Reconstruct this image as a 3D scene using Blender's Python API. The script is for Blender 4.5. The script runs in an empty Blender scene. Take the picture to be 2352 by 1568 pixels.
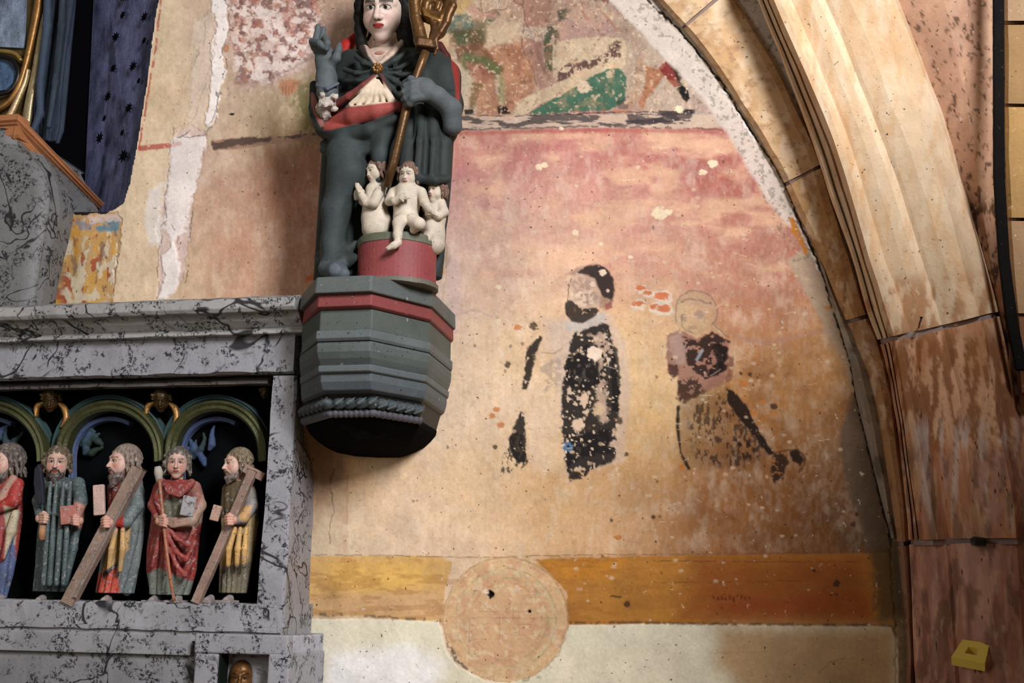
import bpy, math, random
import numpy as np
from mathutils import Matrix
random.seed(3)
SC = bpy.context.scene
# ------------------------------------------------------------------ camera, world, lights, exposure
IW, IH, FPX = 2352, 1568, 2700.0
CAM = np.array([0.0, -5.2, 1.6])
_p, _y, _r = map(math.radians, (12.49, 12.13, 0.99))
FW = np.array([-math.sin(_y)*math.cos(_p), math.cos(_y)*math.cos(_p), math.sin(_p)])
_r0 = np.array([math.cos(_y), math.sin(_y), 0.0]); _u0 = np.cross(_r0, FW)
RT = math.cos(_r)*_r0 + math.sin(_r)*_u0
UP = -math.sin(_r)*_r0 + math.cos(_r)*_u0
cd = bpy.data.cameras.new('camera'); cam = bpy.data.objects.new('camera', cd)
SC.collection.objects.link(cam)
cd.sensor_width = 36.0; cd.lens = FPX/IW*36.0; cd.clip_end = 100
cam.matrix_world = Matrix(((RT[0], UP[0], -FW[0], CAM[0]), (RT[1], UP[1], -FW[1], CAM[1]), (RT[2], UP[2], -FW[2], CAM[2]), (0, 0, 0, 1)))
SC.camera = cam
w = bpy.data.worlds.new('world'); SC.world = w; w.use_nodes = True
w.node_tree.nodes['Background'].inputs[0].default_value = (1.0, 0.84, 0.68, 1)
w.node_tree.nodes['Background'].inputs[1].default_value = 0.07
def area(name, loc, target, sx, sy, power, col):
    l = bpy.data.lights.new(name, 'AREA'); l.shape = 'RECTANGLE'; l.size = sx; l.size_y = sy; l.energy = power; l.color = col
    o = bpy.data.objects.new(name, l); SC.collection.objects.link(o)
    f = np.array(target, float)-np.array(loc, float); f /= np.linalg.norm(f)
    z = -f; x = np.cross([0, 0, 1.0], z); x /= np.linalg.norm(x); y = np.cross(z, x)
    o.matrix_world = Matrix(((x[0], y[0], z[0], loc[0]), (x[1], y[1], z[1], loc[1]), (x[2], y[2], z[2], loc[2]), (0, 0, 0, 1)))
    return o
# tall church window behind the viewer at right; added warm fill at left
area('window_light_right', (2.5, -5.6, 5.4), (-0.9, 0, 2.3), 1.2, 2.2, 620, (0.98, 0.97, 1.0))
area('fill_light_left', (-4.2, -5.6, 3.4), (-0.6, 0, 2.2), 1.2, 2.6, 62, (1.0, 0.93, 0.84))
SC.view_settings.view_transform = 'Standard'; SC.view_settings.look = 'None'
SC.view_settings.gamma = 1; SC.view_settings.use_curve_mapping = False; SC.view_settings.exposure = 0.1

# ------------------------------------------------------------------ helpers
def at(px, py, Y):
    px = np.asarray(px, float); py = np.asarray(py, float); Y = np.asarray(Y, float)
    px, py, Y = np.broadcast_arrays(px, py, Y)
    d = ((px-IW/2)/FPX)[..., None]*RT - ((py-IH/2)/FPX)[..., None]*UP + FW
    return CAM + d*((Y-CAM[1])/d[..., 1])[..., None]
def proj(P):
    v = np.asarray(P, float)-CAM
    z = v@FW
    return IW/2+FPX*(v@RT)/z, IH/2-FPX*(v@UP)/z
def mpx(px, py, Y): return float((at(px, py, Y)-CAM)@FW)/FPX
def lin(c):
    c = np.asarray(c, float)/255.0
    return np.where(c <= 0.04045, c/12.92, ((c+0.055)/1.055)**2.4)
_rng = np.random.default_rng(7)
_N2 = _rng.random((256, 256)).astype(np.float32); _N3 = _rng.random((64, 64, 64)).astype(np.float32)
def n2(x, y):
    xi = np.floor(x).astype(int); yi = np.floor(y).astype(int); fx = x-xi; fy = y-yi
    fx = fx*fx*(3-2*fx); fy = fy*fy*(3-2*fy)
    a = _N2[xi & 255, yi & 255]; b = _N2[(xi+1) & 255, yi & 255]; c = _N2[xi & 255, (yi+1) & 255]; d = _N2[(xi+1) & 255, (yi+1) & 255]
    return (a*(1-fx)+b*fx)*(1-fy)+(c*(1-fx)+d*fx)*fy
def fbm(x, y, o=4, s=0.0):
    v = 0; a = 0.5; t = 0
    for i in range(o):
        v = v+a*n2(x*2**i+17.3*i+s, y*2**i+31.7*i+s*1.7); t += a; a *= 0.55
    return v/t
def n3(P, f, s=0.0):
    q = np.asarray(P)*f+s+100; i = np.floor(q).astype(int); t = q-i; t = t*t*(3-2*t)
    r = 0
    for a in (0, 1):
        for b in (0, 1):
            for c in (0, 1):
                r = r+_N3[(i[..., 0]+a) & 63, (i[..., 1]+b) & 63, (i[..., 2]+c) & 63]*(t[..., 0] if a else 1-t[..., 0])*(t[..., 1] if b else 1-t[..., 1])*(t[..., 2] if c else 1-t[..., 2])
    return r
def psd(x, y, pts):
    """signed distance to a polygon, negative inside"""
    pts = np.asarray(pts, float); d = np.full(x.shape, 1e9); ins = np.zeros(x.shape, bool)
    for i in range(len(pts)):
        a = pts[i]; b = pts[i-1]
        e = b-a; L = max(float(e@e), 1e-9)
        t = np.clip(((x-a[0])*e[0]+(y-a[1])*e[1])/L, 0, 1)
        d = np.minimum(d, (x-a[0]-t*e[0])**2+(y-a[1]-t*e[1])**2)
        c = ((a[1] > y) != (b[1] > y))
        if a[1] != b[1]: ins ^= c & (x < (b[0]-a[0])*(y-a[1])/(b[1]-a[1])+a[0])
    d = np.sqrt(d)
    return np.where(ins, -d, d)
def pld(x, y, pts):
    pts = np.asarray(pts, float); d = np.full(x.shape, 1e9)
    for a, b in zip(pts[:-1], pts[1:]):
        e = b-a; L = max(float(e@e), 1e-9)
        t = np.clip(((x-a[0])*e[0]+(y-a[1])*e[1])/L, 0, 1)
        d = np.minimum(d, (x-a[0]-t*e[0])**2+(y-a[1]-t*e[1])**2)
    return np.sqrt(d)
def sst(x, a, b):
    t = np.clip((x-a)/(b-a), 0, 1); return t*t*(3-2*t)

# ------------------------------------------------------------------ materials: pigment comes from the Col attribute, grain and relief from noise
def mat(name, rough=0.7, grain=0.25, scale=60, bump=0.3, metal=0.0, chip=0.0, chipcol=(0.5, 0.45, 0.4), speck=0.0, spec=0.3, coat=0.0, gs=None):
    m = bpy.data.materials.new(name); m.use_nodes = True; nt = m.node_tree; N = nt.nodes; L = nt.links
    b = N['Principled BSDF']; b.inputs['Roughness'].default_value = rough; b.inputs['Metallic'].default_value = metal
    b.inputs['Specular IOR Level'].default_value = spec; b.inputs['Coat Weight'].default_value = coat
    at_ = N.new('ShaderNodeAttribute'); at_.attribute_name = 'Col'; col = at_.outputs['Color']
    g = N.new('ShaderNodeNewGeometry'); mp = N.new('ShaderNodeMapping'); L.new(g.outputs['Position'], mp.inputs[0])
    if gs: mp.inputs['Scale'].default_value = gs
    def noise(sc, det=5, ro=0.6, dis=0.0):
        n = N.new('ShaderNodeTexNoise'); n.inputs['Scale'].default_value = sc; n.inputs['Detail'].default_value = det
        n.inputs['Roughness'].default_value = ro; n.inputs['Distortion'].default_value = dis; L.new(mp.outputs[0], n.inputs['Vector']); return n.outputs['Fac']
    def rng(v, a, b_, c, d):
        r = N.new('ShaderNodeMapRange'); r.inputs[1].default_value = a; r.inputs[2].default_value = b_; r.inputs[3].default_value = c; r.inputs[4].default_value = d
        L.new(v, r.inputs[0]); return r.outputs[0]
    def mix(mode, f, a, c):
        x = N.new('ShaderNodeMix'); x.data_type = 'RGBA'; x.blend_type = mode
        if isinstance(f, float): x.inputs[0].default_value = f
        else: L.new(f, x.inputs[0])
        L.new(a, x.inputs[6])
        if isinstance(c, tuple): x.inputs[7].default_value = c+(1,)
        else: L.new(c, x.inputs[7])
        return x.outputs[2]
    n1 = noise(scale*0.12, 8, 0.65); nf = noise(scale*1.7, 4, 0.7)
    gray = N.new('ShaderNodeCombineColor')
    mul = N.new('ShaderNodeMath'); mul.operation = 'MULTIPLY'
    L.new(rng(n1, 0.3, 0.7, 1-grain, 1+grain), mul.inputs[0]); L.new(rng(nf, 0.25, 0.75, 1-grain*0.6, 1+grain*0.6), mul.inputs[1])
    for i in range(3): L.new(mul.outputs[0], gray.inputs[i])
    col = mix('MULTIPLY', 1.0, col, gray.outputs[0])
    if speck: col = mix('MIX', rng(noise(scale*1.1, 3, 0.5), 0.70-0.06*speck, 0.74-0.06*speck, 0, 0.8), col, (0.02, 0.014, 0.01))
    if chip: col = mix('MIX', rng(noise(scale*0.7, 6, 0.6, 0.4), 0.68-0.05*chip, 0.71-0.05*chip, 0, 0.75), col, chipcol)
    L.new(col, b.inputs['Base Color'])
    bp = N.new('ShaderNodeBump'); bp.inputs['Strength'].default_value = bump; bp.inputs['Distance'].default_value = 0.006
    ad = N.new('ShaderNodeMath'); ad.operation = 'ADD'; L.new(n1, ad.inputs[0]); L.new(rng(noise(scale, 5, 0.65), 0, 1, 0, 0.6), ad.inputs[1])
    L.new(ad.outputs[0], bp.inputs['Height']); L.new(bp.outputs[0], b.inputs['Normal'])
    return m
def marble_mat(name, k=1.0):
    """grey faux marble: paint dabs of black, thin meandering veins"""
    m = mat(name, rough=0.55, grain=0.16, scale=40, bump=0.25, spec=0.35); nt = m.node_tree; N = nt.nodes; L = nt.links
    b = N['Principled BSDF']; src = b.inputs['Base Color'].links[0].from_socket
    g = N.new('ShaderNodeNewGeometry')
    def noise(sc, det, ro, dis, stretch=(1, 1, 1)):
        mp = N.new('ShaderNodeMapping'); mp.inputs['Scale'].default_value = stretch; L.new(g.outputs['Position'], mp.inputs[0])
        n = N.new('ShaderNodeTexNoise'); n.inputs['Scale'].default_value = sc; n.inputs['Detail'].default_value = det
        n.inputs['Roughness'].default_value = ro; n.inputs['Distortion'].default_value = dis; L.new(mp.outputs[0], n.inputs['Vector']); return n.outputs['Fac']
    def rng(v, a, b_, c, d):
        r = N.new('ShaderNodeMapRange'); r.inputs[1].default_value = a; r.inputs[2].default_value = b_; r.inputs[3].default_value = c; r.inputs[4].default_value = d
        L.new(v, r.inputs[0]); return r.outputs[0]
    def mth(op, a, c=None):
        x = N.new('ShaderNodeMath'); x.operation = op; L.new(a, x.inputs[0])
        if c is not None:
            if isinstance(c, float): x.inputs[1].default_value = c
            else: L.new(c, x.inputs[1])
        return x.outputs[0]
    dabs = mth('MULTIPLY', rng(noise(62, 6, 0.78, 0.3), 0.50, 0.54, 0, 1), rng(noise(11, 3, 0.5, 0.5), 0.50, 0.56, 0, 1))
    d2 = rng(noise(46, 7, 0.78, 0.3), 0.60, 0.63, 0, 0.9)
    v = noise(2.6, 3, 0.55, 0.9)
    vein = mth('MULTIPLY', rng(mth('ABSOLUTE', mth('SUBTRACT', v, 0.5)), 0.005, 0.012, 1, 0), rng(noise(3.1, 2, 0.5, 0), 0.46, 0.52, 0, 1))
    v2 = noise(5.5, 3, 0.6, 0.6)
    vein2 = mth('MULTIPLY', rng(mth('ABSOLUTE', mth('SUBTRACT', v2, 0.47)), 0.002, 0.006, 0.9, 0), rng(noise(4.7, 2, 0.5, 0), 0.56, 0.60, 0, 1))
    f = mth('MAXIMUM', mth('MAXIMUM', dabs, d2), mth('MAXIMUM', vein, vein2))
    x = N.new('ShaderNodeMix'); x.data_type = 'RGBA'; L.new(mth('MULTIPLY', f, 0.95*k), x.inputs[0]); L.new(src, x.inputs[6]); x.inputs[7].default_value = (0.006, 0.006, 0.009, 1)
    L.new(x.outputs[2], b.inputs['Base Color'])
    return m
M = {
 'fresco': mat('fresco_plaster', rough=0.8, grain=0.15, scale=46, bump=0.28, chip=0.5, chipcol=(0.62, 0.5, 0.38), speck=0.3, spec=0.2),
 'stone': mat('warm_sandstone', rough=0.8, grain=0.13, scale=55, bump=0.55, chip=0.6, chipcol=(0.6, 0.46, 0.3), speck=0.35, spec=0.2),
 'streak': mat('streaked_sandstone', rough=0.8, grain=0.2, scale=50, bump=0.5, chip=0.9, chipcol=(0.45, 0.33, 0.24), speck=0.6, spec=0.2, gs=(1.6, 1.6, 0.35)),
 'slate': mat('painted_slate_grey', rough=0.6, grain=0.16, scale=60, bump=0.3, chip=0.25, chipcol=(0.33, 0.3, 0.24), speck=0.5, spec=0.4),
 'cloth': mat('painted_wood_drapery', rough=0.66, grain=0.26, scale=50, bump=0.22, spec=0.22),
 'poly': mat('worn_polychromy', rough=0.55, grain=0.3, scale=90, bump=0.4, chip=1.9, chipcol=(0.30, 0.28, 0.28), speck=1.0, spec=0.4),
 'skin': mat('painted_flesh', rough=0.5, grain=0.12, scale=110, bump=0.15, speck=0.3, spec=0.4),
 'chalk': mat('chalky_flesh', rough=0.7, grain=0.2, scale=110, bump=0.35, chip=0.4, chipcol=(0.3, 0.24, 0.17), speck=0.4, spec=0.3),
 'gilt': mat('worn_gilding', rough=0.38, grain=0.35, scale=70, bump=0.4, metal=0.55, speck=0.6, spec=0.5),
 'wood': mat('orange_varnished_wood', rough=0.45, grain=0.2, scale=60, bump=0.2, spec=0.45, gs=(0.4, 1, 1)),
 'blue': mat('blue_distemper', rough=0.75, grain=0.75, scale=75, bump=0.3, chip=1.5, chipcol=(0.17, 0.18, 0.26), spec=0.2, gs=(1.5, 1, 0.6)),
 'tar': mat('tarred_black', rough=0.85, grain=0.3, scale=90, bump=0.3, spec=0.08, chip=0.5, chipcol=(0.05, 0.035, 0.03)),
 'void': mat('matt_black_and_shade', rough=0.95, grain=0.2, scale=60, bump=0.1, spec=0.02),  # matt black for stars, dark parts and the painted niche shade
 'iron': mat('black_iron', rough=0.35, grain=0.2, scale=90, bump=0.2, spec=0.5),
 'yellow': mat('yellow_lacquer', rough=0.3, grain=0.02, scale=40, bump=0.0, spec=0.5),
 'marble': marble_mat('grey_faux_marble'), 'marble2': marble_mat('dark_faux_marble', 0.9),
}
# ------------------------------------------------------------------ objects
def setp(o, label=None, cat=None, group=None, kind=None):
    for k, v in (('label', label), ('category', cat), ('group', group), ('kind', kind)):
        if v: o[k] = v
    return o
def thing(name, loc, label, cat, group=None):
    o = bpy.data.objects.new(name, None); o.empty_display_size = 0.05; SC.collection.objects.link(o)
    o.location = [float(v) for v in loc]; setp(o, label, cat, group); return o
def mk(name, V, Fc, m, parent=None, col=(128, 128, 128), smooth=False, linear=False, label=None, kind=None, origin=None):
    V = np.asarray(V, np.float64)
    off = np.zeros(3)
    if parent is not None:
        q = parent
        while q is not None: off = off+np.array(q.location); q = q.parent
    elif origin is not None: off = np.asarray(origin, float)
    me = bpy.data.meshes.new(name)
    if isinstance(Fc, np.ndarray):
        k = Fc.shape[1]
        me.vertices.add(len(V)); me.vertices.foreach_set('co', (V-off).astype(np.float32).ravel())
        me.loops.add(Fc.size); me.loops.foreach_set('vertex_index', Fc.astype(np.int32).ravel())
        me.polygons.add(len(Fc)); me.polygons.foreach_set('loop_start', np.arange(0, Fc.size, k, dtype=np.int32)); me.polygons.foreach_set('loop_total', np.full(len(Fc), k, np.int32))
        me.update(calc_edges=True)
    else: me.from_pydata([tuple(map(float, v-off)) for v in V], [], [tuple(int(i) for i in f) for f in Fc]); me.update()
    C = np.asarray(col, float)
    if not linear: C = lin(C)
    if C.ndim == 1: C = np.tile(C, (len(V), 1))
    a = me.color_attributes.new('Col', 'FLOAT_COLOR', 'POINT')
    a.data.foreach_set('color', np.concatenate([np.clip(C, 0, 1), np.ones((len(V), 1))], 1).astype(np.float32).ravel())
    if smooth: me.polygons.foreach_set('use_smooth', np.ones(len(me.polygons), bool))
    me.materials.append(M[m])
    o = bpy.data.objects.new(name, me); SC.collection.objects.link(o)
    if parent is not None: o.parent = parent
    elif origin is not None: o.location = [float(v) for v in off]
    setp(o, label, None, None, kind)
    return o
def gridfaces(n, m, closed=False):
    i, j = np.meshgrid(np.arange(n-1), np.arange(m if closed else m-1), indexing='ij'); j2 = (j+1) % m
    return np.stack([i*m+j, i*m+j2, (i+1)*m+j2, (i+1)*m+j], -1).reshape(-1, 4)
def box8(P):  # eight corners: bottom ring (0-3), top ring (4-7)
    return P, [(0, 3, 2, 1), (4, 5, 6, 7), (0, 1, 5, 4), (1, 2, 6, 5), (2, 3, 7, 6), (3, 0, 4, 7)]
def pxbox(x0, y0, x1, y1, Yf, Yb):
    """box whose front face fills the given picture rectangle at depth Yf; sides run straight back"""
    a = at(x0, y1, Yf); b = at(x1, y1, Yf); z0 = (a[2]+b[2])/2; c = at(x0, y0, Yf); d = at(x1, y0, Yf); z1 = (c[2]+d[2])/2
    X0 = (a[0]+c[0])/2; X1 = (b[0]+d[0])/2
    return wbox(X0, X1, Yf, Yb, z0, z1)
def wbox(X0, X1, Y0, Y1, Z0, Z1):
    return box8(np.array([[X0, Y0, Z0], [X1, Y0, Z0], [X1, Y1, Z0], [X0, Y1, Z0], [X0, Y0, Z1], [X1, Y0, Z1], [X1, Y1, Z1], [X0, Y1, Z1]], float))
def bevel(o, wd, seg=2):
    b = o.modifiers.new('bevel', 'BEVEL'); b.width = wd; b.segments = seg; b.limit_method = 'ANGLE'; b.harden_normals = False; return o
def tube(pts, rad, n=10, closed=False):
    pts = np.asarray(pts, float); rad = np.broadcast_to(np.asarray(rad, float), (len(pts),)); T = np.gradient(pts, axis=0); T /= np.linalg.norm(T, axis=1)[:, None]+1e-12
    u = np.cross(T[0], [0.31, 0.2, 0.9]); u /= np.linalg.norm(u); V = []
    for i, p in enumerate(pts):
        u = u-T[i]*(u@T[i]); u /= np.linalg.norm(u); v = np.cross(T[i], u)
        for k in range(n):
            a = 2*math.pi*k/n; V.append(p+rad[i]*(math.cos(a)*u+math.sin(a)*v))
    F_ = [tuple(f) for f in gridfaces(len(pts), n, True)]+[tuple(range(n))[::-1], tuple(range((len(pts)-1)*n, len(pts)*n))]
    return np.array(V), F_
def smoothline(pts, n=8):
    pts = np.asarray(pts, float); q = []
    P = np.vstack([2*pts[0]-pts[1], pts, 2*pts[-1]-pts[-2]])
    for i in range(1, len(P)-2):
        for t in np.linspace(0, 1, n, endpoint=False):
            q.append(0.5*((2*P[i])+(-P[i-1]+P[i+1])*t+(2*P[i-1]-5*P[i]+4*P[i+1]-P[i+2])*t*t+(-P[i-1]+3*P[i]-3*P[i+1]+P[i+2])*t**3))
    q.append(pts[-1]); return np.array(q)

# ------------------------------------------------------------------ carving: signed distance fields meshed with surface nets
class Carve:
    def __init__(s, lo, hi, h):
        s.lo = np.array(lo, float); s.h = h; s.n = np.maximum(np.ceil((np.array(hi)-s.lo)/h).astype(int)+1, 3)
        s.ax = [s.lo[i]+h*np.arange(s.n[i]) for i in range(3)]
        s.d = np.full(s.n, 1.0, np.float32); s.c = np.zeros(tuple(s.n)+(3,), np.float32); s.paints = []
    def box(s, lo, hi):
        a = np.clip(np.floor((np.array(lo)-s.lo)/s.h).astype(int), 0, s.n-1); b = np.clip(np.ceil((np.array(hi)-s.lo)/s.h).astype(int)+1, 1, s.n)
        sl = tuple(slice(a[i], max(b[i], a[i]+1)) for i in range(3))
        G = np.stack(np.meshgrid(s.ax[0][sl[0]], s.ax[1][sl[1]], s.ax[2][sl[2]], indexing='ij'), -1)
        return sl, G
    def put(s, fn, lo, hi, col, k=0.004, sub=False, keep=False):
        m = k+2*s.h; sl, G = s.box(np.array(lo)-m, np.array(hi)+m)
        if G.size == 0: return
        e = fn(G); d = s.d[sl]
        if sub:
            e = -e; h = np.clip(0.5-0.5*(e-d)/k, 0, 1)
            s.d[sl] = d*h+e*(1-h)+k*h*(1-h)
            if col is not None: s.c[sl] = np.where((h < 0.5)[..., None], lin(col), s.c[sl])
        else:
            h = np.clip(0.5+0.5*(e-d)/k, 0, 1); s.d[sl] = e*(1-h)+d*h-k*h*(1-h)
            if col is not None and not keep:
                w_ = np.clip(0.5-(e-d)/(1.2*s.h), 0, 1)[..., None]; w_ = np.where((s.c[sl].sum(-1) == 0)[..., None], 1.0, w_); s.c[sl] = s.c[sl]*(1-w_)+lin(col)*w_
    def ell(s, c, r, col, k=0.004, R=None, sub=False):
        c = np.array(c, float); r = np.array(r, float); m = max(r)
        def fn(G):
            q = G-c
            if R is not None: q = q@R
            k0 = np.sqrt(((q/r)**2).sum(-1)); k1 = np.sqrt(((q/(r*r))**2).sum(-1))+1e-9
            return k0*(k0-1)/k1
        ext = m if R is not None else r
        s.put(fn, c-ext, c+ext, col, k, sub)
    def cap(s, a, b, ra, rb, col, k=0.004, sub=False):
        a = np.array(a, float); b = np.array(b, float); e = b-a; L = max(e@e, 1e-12); m = max(ra, rb)
        def fn(G):
            q = G-a; t = np.clip((q@e)/L, 0, 1); return np.sqrt(((q-t[..., None]*e)**2).sum(-1))-(ra+(rb-ra)*t)
        s.put(fn, np.minimum(a, b)-m, np.maximum(a, b)+m, col, k, sub)
    def chain(s, pts, rs, col, k=0.004, sub=False):
        if np.isscalar(rs): rs = [rs]*len(pts)
        for i in range(len(pts)-1): s.cap(pts[i], pts[i+1], rs[i], rs[i+1], col, k, sub)
    def rbox(s, c, hs, R, rr, col, k=0.003, sub=False):
        c = np.array(c, float); hs = np.array(hs, float); m = np.linalg.norm(hs)
        def fn(G):
            q = np.abs((G-c)@R)-hs+rr
            return np.sqrt((np.maximum(q, 0)**2).sum(-1))+np.minimum(q.max(-1), 0)-rr
        s.put(fn, c-m, c+m, col, k, sub)
    def mesh(s):
        d = s.d; neg = d < 0
        n = s.n
        d[0] = np.maximum(d[0], 1e-4); d[-1] = np.maximum(d[-1], 1e-4); d[:, 0] = np.maximum(d[:, 0], 1e-4); d[:, -1] = np.maximum(d[:, -1], 1e-4); d[:, :, 0] = np.maximum(d[:, :, 0], 1e-4); d[:, :, -1] = np.maximum(d[:, :, -1], 1e-4)
        neg = d < 0
        cs = [neg[a:n[0]-1+a, b:n[1]-1+b, c:n[2]-1+c] for a in (0, 1) for b in (0, 1) for c in (0, 1)]
        al = np.logical_and.reduce(cs); an = np.logical_or.reduce(cs); I = np.argwhere(an & ~al)
        idx = -np.ones(np.array(n)-1, np.int64); idx[I[:, 0], I[:, 1], I[:, 2]] = np.arange(len(I))
        P = np.zeros((len(I), 3)); W_ = np.zeros(len(I))
        for ax in range(3):
            o = [a for a in range(3) if a != ax]
            for u in (0, 1):
                for v in (0, 1):
                    off = np.zeros(3, int); off[o[0]] = u; off[o[1]] = v; A = I+off; B = A.copy(); B[:, ax] += 1
                    da = d[A[:, 0], A[:, 1], A[:, 2]]; db = d[B[:, 0], B[:, 1], B[:, 2]]; m = (da < 0) != (db < 0)
                    t = np.where(m, da/np.where(m, da-db, 1), 0)
                    q = A.astype(float); q[:, ax] += t; P += q*m[:, None]; W_ += m
        P /= W_[:, None]
        Fs = []
        for ax in range(3):
            sl0 = [slice(None)]*3; sl1 = [slice(None)]*3; sl0[ax] = slice(0, n[ax]-1); sl1[ax] = slice(1, n[ax])
            a = neg[tuple(sl0)]; b = neg[tuple(sl1)]; E_ = np.argwhere(a != b); s0 = a[E_[:, 0], E_[:, 1], E_[:, 2]]
            o1, o2 = (ax+1) % 3, (ax+2) % 3
            ok = (E_[:, o1] > 0) & (E_[:, o2] > 0) & (E_[:, o1] < n[o1]-1) & (E_[:, o2] < n[o2]-1); E_ = E_[ok]; s0 = s0[ok]
            def g(u, v):
                q = E_.copy(); q[:, o1] -= u; q[:, o2] -= v; return idx[q[:, 0], q[:, 1], q[:, 2]]
            q = np.stack([g(1, 1), g(0, 1), g(0, 0), g(1, 0)], 1); q = np.where(s0[:, None], q, q[:, ::-1]); Fs.append(q)
        Fc = np.concatenate(Fs); Fc = Fc[(Fc >= 0).all(1)]
        Pi = np.clip(np.round(P).astype(int), 0, np.array(n)-1); C = s.c[Pi[:, 0], Pi[:, 1], Pi[:, 2]].astype(float)
        V = s.lo+P*s.h
        for f in s.paints: C = f(V, C)
        return V, Fc, C
    def make(s, name, m, parent=None, label=None, kind=None, jit=0.0):
        V, Fc, C = s.mesh()
        if jit: V = V+(n3(V, 160)-0.5)[:, None]*jit
        return mk(name, V, Fc, m, parent, C, smooth=True, linear=True, label=label, kind=kind)
def pset(Y):
    """drawing helpers in picture units at a depth around Y"""
    def p(x, y, dY=0.0): return at(x, y, Y+dY)
    return p
def rotm(yaw, pitch, roll=0.0):
    """columns: right, forward, up of a face looking towards -Y; yaw>0 turns towards +X, pitch>0 looks up"""
    f = np.array([math.sin(yaw)*math.cos(pitch), -math.cos(yaw)*math.cos(pitch), math.sin(pitch)])
    r = np.array([-math.cos(yaw), -math.sin(yaw), 0.0]); u = np.cross(r, f); u *= np.sign(u[2])
    r = np.cross(f, u)
    r2 = r*math.cos(roll)+u*math.sin(roll); u2 = -r*math.sin(roll)+u*math.cos(roll)
    return np.stack([r2, f, u2], 1)
def viewrot(px, py, Y, yaw, pitch, roll=0.0):
    """face turned yaw/pitch degrees away from the line towards the viewer's standing place"""
    v = CAM-at(px, py, Y); a = math.atan2(v[0], -v[1]); b = math.atan2(v[2], math.hypot(v[0], v[1]))
    return rotm(a+math.radians(yaw), b+math.radians(pitch), math.radians(roll))
def head(S, c, s_, R, skin, lips=(150, 45, 40), brow=(50, 35, 28), eye=(40, 25, 18), neck=1.0, cheek=None, white=(200, 190, 175), longface=1.0, open_eye=1.0, lipk=1.0, chub=0.0, nose=1.0, bw=0.05):
    c = np.array(c, float)
    T = lambda *q: c+R@(np.array(q, float)*s_)
    E = lambda q, r, col=skin, k=0.1, sub=False: S.ell(T(*q), np.array(r)*s_, col, k*s_, R, sub)
    E((0, -0.12, 0.25), (0.68, 0.84, 0.75)); E((0, 0.16, -0.2), (0.56+0.05*chub, 0.62, 0.74), k=0.2)
    E((0, 0.5, -0.78), (0.24, 0.22, 0.2), k=0.22); E((0.33, 0.38, -0.3), (0.24+0.06*chub, 0.26, 0.3), k=0.2); E((-0.33, 0.38, -0.3), (0.24+0.06*chub, 0.26, 0.3), k=0.2)
    E((0, 0.5, -0.2), (0.3, 0.25, 0.5), k=0.2)
    S.chain([T(-0.42, 0.5, 0.2), T(-0.2, 0.68, 0.27), T(0, 0.72, 0.2), T(0.2, 0.68, 0.27), T(0.42, 0.5, 0.2)], 0.09*s_, skin, 0.12*s_)
    for sx in (-1, 1):
        E((sx*0.25, 0.86, 0.08), (0.17, 0.2, 0.13), None, 0.08, True)
        E((sx*0.24, 0.62, 0.07), (0.16, 0.14, 0.11), skin, 0.03)
        S.chain([T(sx*0.09, 0.73, 0.05), T(sx*0.22, 0.785, 0.145), T(sx*0.4, 0.66, 0.07)], 0.022*s_, skin, 0.04*s_)
        E((sx*0.66, -0.08, 0.0), (0.07, 0.16, 0.22), k=0.05)
    S.cap(T(0, 0.74, 0.14), T(0, 0.83+0.14*nose, -0.22), 0.06*s_, 0.105*s_, skin, 0.07*s_)
    for sx in (-1, 1): E((sx*0.1, 0.86, -0.25), (0.07, 0.09, 0.065), k=0.05)
    E((0, 0.72, -0.47), (0.24, 0.14, 0.16), k=0.12)
    E((0, 0.845, -0.445), (0.17, 0.06, 0.04), lips if lipk else skin, 0.03); E((0, 0.83, -0.525), (0.14, 0.06, 0.05), lips if lipk else skin, 0.03)
    if neck: S.cap(T(0, -0.2, -0.4), c+R@(np.array([0, -0.25, -0.9])*s_)+np.array([0, 0, -0.75*neck*s_]), 0.36*s_, 0.42*s_, skin, 0.15*s_)
    def paint(V, C):
        q = (V-c)@R/s_; f = q[:, 1] > 0.3; C = C.copy()
        def bl(m, col): C[:] = C*(1-m[:, None])+lin(col)*m[:, None]
        if cheek is not None:
            for sx in (-1, 1): bl(0.55*np.exp(-((q[:, 0]-sx*0.33)**2+(q[:, 2]+0.22)**2)/0.03)*f, cheek)
        for sx in (-1, 1):
            ex = q[:, 0]-sx*0.24; ez = (q[:, 2]-0.07)/open_eye
            bl(f*(1-sst((ex/0.15)**2+(ez/0.075)**2, 0.8, 1.2)), white)
            bl(f*(1-sst((ex/0.062)**2+(ez/0.062)**2, 0.7, 1.3)), eye)
            up = np.abs(ez-0.075*np.sqrt(np.clip(1-(ex/0.16)**2, 0, 1))); bl(0.9*f*(np.abs(ex) < 0.17)*(1-sst(up, 0.015, 0.035)), brow)
            bz = np.abs(q[:, 2]-(0.29-0.35*(ex*sx-0.02)**2*2)); bl(0.85*f*(np.abs(ex-0.02*sx) < 0.2)*(1-sst(bz, bw-0.03, bw)), brow)
        if lipk: bl(0.9*f*(1-sst((q[:, 0]/0.19)**2+((q[:, 2]+0.485)/0.082)**2, 0.75, 1.15)), lips)
        bl(0.8*f*(np.abs(q[:, 0]) < 0.18)*(1-sst(np.abs(q[:, 2]+0.485+0.02*np.cos(q[:, 0]*18)), 0.008, 0.022)), (60, 20, 18))
        for sx in (-1, 1): bl(0.8*f*(1-sst((q[:, 0]-sx*0.06)**2+(q[:, 2]+0.315)**2, 0.0005, 0.002)), (50, 25, 20))
        return C
    S.paints.append(paint)
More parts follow.
